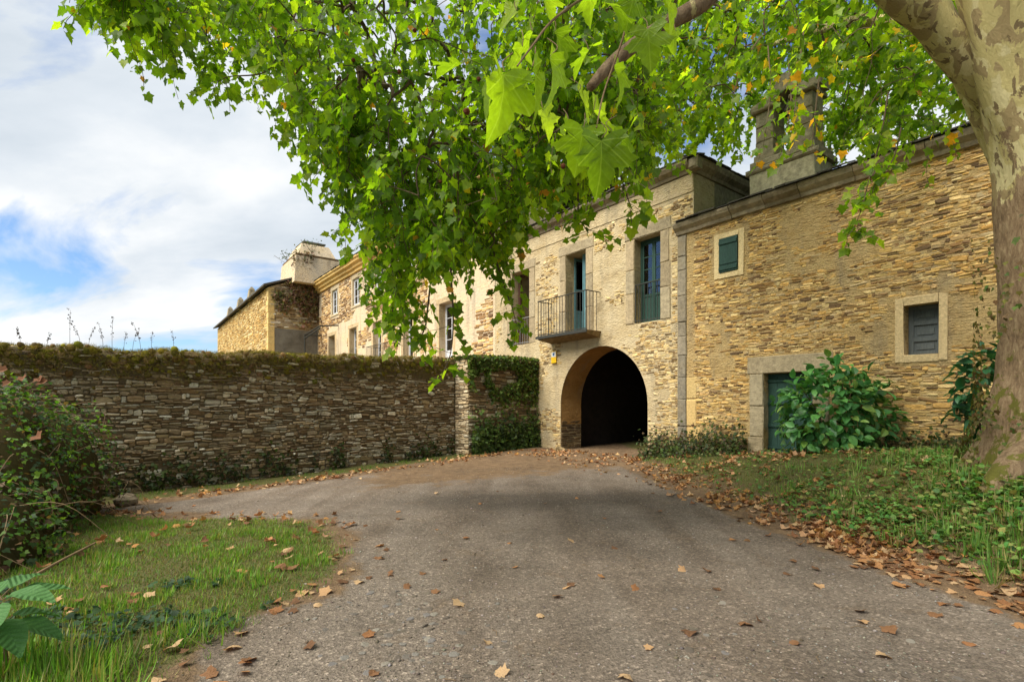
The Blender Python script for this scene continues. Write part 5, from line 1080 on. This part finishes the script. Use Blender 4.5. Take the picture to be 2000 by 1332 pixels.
vg = lambda x, y: sstep((1.3 - wall_dist(x, y)) / .6) * (((x - W0[0]) * WDIR[0] + (y - W0[1]) * WDIR[1]) < .4)
grass('grass', 'narrow grass verge along the foot of the garden wall', 40000, (-9, 0), (7.5, 16), vg, .09, 2.0, [C(96, 138, 40), C(112, 154, 48), C(84, 122, 40)])
bank = lambda x, y: sstep((x - np.interp(y, *ROAD_R) - .25) / .5) * np.interp(y, [3, 6, 7.5, 9, 12, 14], [1, .95, .55, .22, .25, .3])
grass('grass', 'long tufted grass on the bank at the foot of the plane tree', 130000, (3.2, 9.5), (2.2, 14.0), bank, .13, 1.6, [C(104, 142, 56), C(122, 158, 68), C(90, 126, 52), C(156, 156, 96), C(112, 150, 72)])
x, y = scatter(120000, (3.3, 9), (2.6, 14)); pt = patchy(x, y, 1.1, 8); k = (R.random(len(x)) < bank(x, y) * np.clip(.7 + 1.5 * pt, .25, 1) * np.interp(y, [6, 8], [1, .18])) & clear(x, y); x, y = x[k], y[k]; n = len(x)
tag(instances('clover', *SMALL, frames(R.normal(size=(n, 3)) * np.array([1, 1, .3]), np.tile([[0, -.25, 1.0]], (n, 1)) + R.normal(size=(n, 3)) * .35, R.uniform(.022, .075, n)), np.stack([x, y, ground_z(x, y) + R.uniform(.01, .13, n)], 1), jitter_cols([C(84, 132, 60), C(104, 142, 66), C(74, 110, 52), C(122, 156, 78), C(140, 146, 80), C(92, 124, 50), C(128, 112, 70)], n), M['weed_leaf']), 'low clover and nettle leaves among the bank grass', 'weeds', kind='stuff')
x, y = scatter(9000, (-4.6, -1.9), (2.3, 4.6)); k = (R.random(len(x)) < .5 * left(x, y) * (patchy(x, y, 1.5, 5) > .05)); x, y = x[k], y[k]; n = len(x)
tag(instances('ground_ivy', *SMALL, frames(R.normal(size=(n, 3)) * np.array([1, 1, .3]), np.tile([[0, -.2, 1.0]], (n, 1)) + R.normal(size=(n, 3)) * .3, R.uniform(.03, .06, n)), np.stack([x, y, ground_z(x, y) + R.uniform(.01, .06, n)], 1), jitter_cols([C(62, 88, 50), C(50, 74, 46)], n), M['weed_leaf']), 'small dark ivy leaves creeping through grass at lower left', 'weeds', kind='stuff')
# weeds at the foot of the house front
xs_ = np.concatenate([R.uniform(-8.9, -6.1, 2600), R.uniform(-4.6, -1.0, 1800)]); n = len(xs_); dy = -np.abs(R.normal(size=n)) * .28 - .03; zz2 = np.abs(R.normal(size=n)) * .22 * np.where(xs_ < -6, 1.3, .8)
wp = np.array([f_world(a, b) for a, b in zip(xs_, dy)]); wp[:, 2] = ground_z(wp[:, 0], wp[:, 1]) + zz2
tag(instances('wall_foot_weeds', *IVY, frames(R.normal(size=(n, 3)) + np.array([0, 0, -.2]), np.tile([[-.6, -.5, .7]], (n, 1)) + R.normal(size=(n, 3)) * .4, R.uniform(.03, .09, n)), wp, jitter_cols([C(70, 84, 40), C(88, 104, 50), C(92, 76, 50), C(54, 66, 36)], n), M['weed_leaf']), 'ragged weeds along the foot of the ochre house wall', 'weeds', kind='stuff')
DRY = [C(170, 124, 80), C(148, 104, 68), C(184, 146, 104), C(132, 96, 66), C(188, 156, 116), C(112, 82, 58), C(172, 126, 72)]
def litter_density(x, y):
    r = x - np.interp(y, *ROAD_R); d = 1.0 * np.exp(-((r - .2) / .42) ** 2) + .60 * (r > .2) * np.exp(-r / (1.3 + .25 * np.clip(y - 6, 0, 6)))
    d = np.maximum(d, .34 * np.exp(-((poly_dist(x, y, PATCH) + .05) / .4) ** 2)); d = np.maximum(d, .07 * (poly_dist(x, y, PATCH) > 0))
    wd = wall_dist(x, y); d = np.maximum(d, .55 * np.exp(-((wd - 1.5) / .5) ** 2)); fd_ = fac_dist(x, y); d = np.maximum(d, .7 * np.exp(-((fd_ - 1.0) / 1.0) ** 2) * (x > -.8))
    return d
x, y = scatter(38000, (-7, 9), (2.3, 16.5)); ex, ey = scatter(2600, (3.5, 5.2), (3.0, 6.6)); x = np.concatenate([x, ex]); y = np.concatenate([y, ey]); k = (R.random(len(x)) < litter_density(x, y) * .78 * np.clip(.6 + 1.5 * patchy(x, y, .9, 6), .1, 1)) & clear(x, y); x, y = x[k], y[k]; n = len(x)
a = R.uniform(0, 2 * np.pi, n); Fm = frames(np.stack([np.cos(a), np.sin(a), R.normal(size=n) * .12], 1), np.stack([R.normal(size=n) * .3, R.normal(size=n) * .3, np.ones(n)], 1), R.uniform(.05, .125, n)); pp = np.stack([x, y, ground_z(x, y) + .012 + .03 * green(x, y)], 1); cc = jitter_cols(DRY, n, .25, .06)
dist = y / Fm[:, 0, 0].clip(.001); order = np.argsort(np.hypot(x, y)); inv_ = (abs(x / y) < 1) & (ground_z(x, y) > 1.6 - .55 * y); order = np.array([i for i in order if inv_[i]]); keepN = set(order[:215].tolist()); msk = np.array([i in keepN for i in range(n)])
q = ~msk; pick = R.integers(0, 4, n)
for k_, lab_ in enumerate(('drifts of rolled brown leaves along the verges and before the archway', 'crumpled tan leaves mixed into the drifts along the verges', 'curled rust-brown leaves mixed into the drifts along the verges', 'flattened dry leaves mixed into the drifts along the verges')):
    h = q & (pick == k_); t_ = (DEAD[4], DEAD[5], DEAD[6], CURL2)[k_]
    tag(instances('leaf_litter', *t_, Fm[h], pp[h], cc[h], M['dry_leaf']), lab_, 'leaf litter', kind='stuff')
dm = [(leaf_mesh('fallen_leaf', t_, M['dry_leaf'], c), nm + ' ' + cn) for t_, nm in ((DEAD[0], 'cupped'), (DEAD[1], 'rolled'), (DEAD[2], 'crumpled'), (DEAD[3], 'twisted'), (FLAT, 'flat')) for c, cn in zip(DRY[:6], ('orange-brown', 'rust-brown', 'tan', 'brown', 'pale tan', 'dark brown'))]
def leaf_label(me_name, x, y, s, where):
    near_ = 'close by' if y < 3.6 else 'nearer' if y < 5 else 'midway' if y < 7.5 else 'far back'
    u = x / y; sd = 'far left' if u < -.6 else 'left of centre' if u < -.2 else 'central' if u < .2 else 'right of centre' if u < .6 else 'far right'
    return ('small ' if s < .08 else 'large ' if s > .105 else '') + me_name + ' leaf ' + where + ', ' + near_ + ', ' + sd
for i in keepN:
    lft = x[i] < 0; me_, nm_ = dm[rng.randrange(len(dm))]; tag(put_leaf('fallen_leaf', me_, Fm[i], pp[i]), leaf_label(nm_, x[i], y[i], np.linalg.norm(Fm[i][:, 1]), 'on left verge' if lft else 'on right verge'), 'leaf', 'fallen leaves on the left verge' if lft else 'fallen leaves below the right bank')
ROADL = [(1340, 1113), (1380, 1114), (1095, 1168), (1110, 1146), (1235, 1152), (950, 1250), (1350, 1232), (1260, 1268), (1450, 1212), (1482, 1207), (1735, 1237), (1690, 1195), (1680, 1213), (1735, 1282), (1222, 1320), (985, 1325), (735, 1312), (855, 1155), (800, 1150), (705, 1135), (715, 1130), (730, 1245), (998, 1063), (1115, 1060), (1115, 1145), (872, 1092), (850, 1035), (735, 1068), (1195, 1070), (1285, 1000), (1130, 975), (1065, 985), (1600, 1113), (1600, 1145), (1535, 1122), (1425, 1055), (1465, 1058), (1500, 1048), (1275, 965), (970, 960), (850, 965), (690, 1055), (660, 1095), (640, 1160), (580, 1195), (570, 1175), (1660, 1085), (1400, 1150), (940, 985), (1010, 1105), (780, 1000), (1180, 1010), (900, 1180), (1050, 1205), (1560, 1255), (1180, 1130), (1830, 1200), (1900, 1260), (500, 1290), (600, 1270), (820, 1120), (905, 1052)]
for i, (px, py) in enumerate(ROADL):
    d = 1.6 / ((py - 790) / 1000); px_ = (px - 1000) / 1000 * d; s = R.uniform(.06, .115) * (.85 if d > 6 else 1); a = R.uniform(0, 6.28)
    me_, nm_ = dm[rng.randrange(len(dm))]
    tag(put_leaf('fallen_leaf', me_, frames(np.array([[math.cos(a), math.sin(a), R.normal() * .15]]), np.array([[R.normal() * .35, R.normal() * .35, 1.0]]), np.array([s]))[0], (px_, d, float(ground_z(px_, d)) + .012)), leaf_label(nm_, px_, d, s, 'on open track'), 'leaf', 'fallen leaves on the open track')
grass('grass', 'stout grass tuft at the edge of the track on the far right', 900, (4.0, 4.7), (4.1, 4.9), lambda x, y: np.exp(-(((x - 4.35) / .16) ** 2 + ((y - 4.5) / .16) ** 2)), .24, .9, [C(92, 130, 52), C(110, 146, 62)])
same = {}
for o in [o for o in col.objects if o.get('category') == 'leaf']: same.setdefault(o['label'], []).append(o)
for lab_, os_ in same.items():                       # leaves that look alike are told apart by their order from the left
    if len(os_) > 1:
        for k_, o in enumerate(sorted(os_, key=lambda o: o.matrix_basis.translation.x / o.matrix_basis.translation.y)): o['label'] = lab_ + ', ' + ('leftmost such' if k_ == 0 else ORD[min(k_, 11)] + ' from left')
# broken twigs on the ground
tw_ = MB()
for i in range(420):
    y_ = 2.5 + 9 * rng.random() ** 1.4; x_ = rng.uniform(-.95, 1.0) * min(y_, 7)
    if rng.random() > .12 + float(litter_density(np.array([x_]), np.array([y_]))[0]): continue
    if not clear(np.array([x_]), np.array([y_]))[0]: continue
    a_ = rng.uniform(0, 6.28); l_ = rng.uniform(.03, .13); z_ = float(ground_z(x_, y_)) + .006; tw_.tube([(x_, y_, z_), (x_ + math.cos(a_) * l_ * .5, y_ + math.sin(a_) * l_ * .5, z_ + .008), (x_ + math.cos(a_ + .3) * l_, y_ + math.sin(a_ + .3) * l_, z_)], .0022, 4, C(96, 76, 56))
tag(tw_.build('twig_litter', M['dry_stem'], None), 'broken twigs scattered along the verges', 'twigs', kind='stuff')
# loose chippings on the track
def pebble(): pass
IC = np.array([(1, 0, 0), (-1, 0, 0), (0, 1, 0), (0, -1, 0), (0, 0, .6), (0, 0, -.6)], float) + R.normal(size=(6, 3)) * .12; IT = np.array([(0, 2, 4), (2, 1, 4), (1, 3, 4), (3, 0, 4), (2, 0, 5), (1, 2, 5), (3, 1, 5), (0, 3, 5)])
yy = 2.4 + 11 * R.random(18000) ** 1.7; xx = R.uniform(-1, 1, 18000) * np.minimum(yy * 1.02, 6); r0 = xx - np.interp(yy, *ROAD_R); k = (r0 < .3) & (poly_dist(xx, yy, PATCH) < .25) & (wall_dist(xx, yy) > 1.0) & clear(xx, yy) & (R.random(18000) < np.clip(.55 + 1.6 * patchy(xx, yy, .8, 11), .08, 1)); xx, yy = xx[k], yy[k]; n = len(xx)
tag(instances('gravel', IC, IT, frames(R.normal(size=(n, 3)) * np.array([1, 1, .2]), np.tile([[0, 0, 1.0]], (n, 1)) + R.normal(size=(n, 3)) * .2, R.uniform(.003, .009, n) * np.where(R.random(n) < .06, 2.0, 1)), np.stack([xx, yy, ground_z(xx, yy) + .002], 1), jitter_cols([C(140, 130, 116), C(112, 102, 90), C(160, 152, 140), C(96, 84, 70)], n), M['granite']), 'loose grey chippings scattered over the track', 'gravel', kind='stuff')
pv = np.array([(math.cos(a_) * r_, math.sin(a_) * r_, z_) for r_, z_ in ((1, -.5), (1, .1), (.7, .32)) for a_ in np.linspace(0, 2 * math.pi, 8)[:-1]]); pf = [(i * 7 + q, i * 7 + (q + 1) % 7, (i + 1) * 7 + (q + 1) % 7, (i + 1) * 7 + q) for i in range(2) for q in range(7)] + [tuple(range(14, 21))]
cob = []
for k_ in range(6): mb = MB(); mb.add(pv * (1 + R.normal(size=(21, 1)) * .12), pf, [C(128, 122, 112), C(112, 104, 94), C(140, 132, 118), C(108, 98, 84), C(120, 114, 108), C(102, 92, 80)][k_]); o = mb.build('embedded_stone', M['granite'], ground); cob.append(o.data); o.location = (-.55 + .1 * k_, 3.4, float(ground_z(-.55 + .1 * k_, 3.4))); o.scale = (.03, .022, .016)
for i in range(110):
    d = R.uniform(2.85, 4.4); u = R.normal() * .07 - .2 if i < 80 else R.uniform(-.5, .9); x_ = u * d; o = link('embedded_stone', cob[i % 6], ground, (x_, d, float(ground_z(x_, d)))); q = R.uniform(.012, .034); o.scale = (q * 1.2, q, q * .5); o.rotation_euler = (R.normal() * .15, R.normal() * .15, R.uniform(0, 6.28))
# stones at the foot of the archway and the wall
def rock(p, s, c, label, grp):
    mb = MB(); vs = []; fs = []
    for i in range(6):
        for q in range(9): th = math.pi * (i + .3) / 5.6; ph = 2 * math.pi * q / 9; e_ = np.array([math.sin(th) * math.cos(ph), math.sin(th) * math.sin(ph), math.cos(th)]); vs.append(e_ * np.array(s) * (1 + .5 * fbm(e_[0] * 1.5 + p[0], e_[1] * 1.5, e_[2] * 1.5, 3)))
    fs = [(i * 9 + q, (i + 1) * 9 + q, (i + 1) * 9 + (q + 1) % 9, i * 9 + (q + 1) % 9) for i in range(5) for q in range(9)] + [tuple(range(9)), tuple(range(53, 44, -1))]
    mb.add(vs, fs, c); o = mb.build('boulder', M['weathered'], None, loc=tuple(p)); tag(o, label, 'stone', grp)
rock((1.5, 16.35, .1), (.26, .22, .17), C(150, 128, 90), 'rounded stone at the left foot of the archway', 'loose stones')
rock((-6.9, 9.15, -.12), (.22, .16, .13), C(140, 124, 100), 'rounded stone in the grass at the foot of the garden wall', 'loose stones')
tag_stick = MB(); tag_stick.tube(spline([at(70, 1122, 4.6), at(120, 1094, 4.85), at(186, 1060, 5.2)], 5), list(np.linspace(.016, .010, 11)), 7, C(120, 96, 72)); so = tag_stick.build('fallen_stick', M['dry_stem'], None); tag(so, 'bare brown stick leaning out of the hedge at lower left', 'stick')

# ------------------------------------------------------------------ the small yellow way sign left of the arch
sg = tag(empty('wall_sign', F_LOC, F_ROT), 'small yellow and white plate with a blue star on the wall left of the arch', 'sign')
SP = lambda n_, c: m_plain(n_, c, .5, .04, 8, .03)
boxobj('plate', SP('sign_yellow', C(236, 186, 20)), sg, -12.86, -12.62, -.045, -.032, 2.98, 3.37)
boxobj('white_field', SP('sign_white', C(226, 226, 218)), sg, -12.845, -12.635, -.049, -.0455, 3.18, 3.345)
mb = MB()
for k in range(4): a = math.pi * k / 4; c_, s_ = math.cos(a) * .055, math.sin(a) * .055; t_, b_ = -math.sin(a) * .009, math.cos(a) * .009; mb.add([(-12.74 + c_ + t_, -.052 - k * .0004, 3.262 + s_ + b_), (-12.74 + c_ - t_, -.052 - k * .0004, 3.262 + s_ - b_), (-12.74 - c_ - t_, -.052 - k * .0004, 3.262 - s_ - b_), (-12.74 - c_ + t_, -.052 - k * .0004, 3.262 - s_ + b_)], [(0, 1, 2, 3)], (1, 1, 1))
mb.build('star', SP('sign_blue', C(40, 90, 150)), sg)
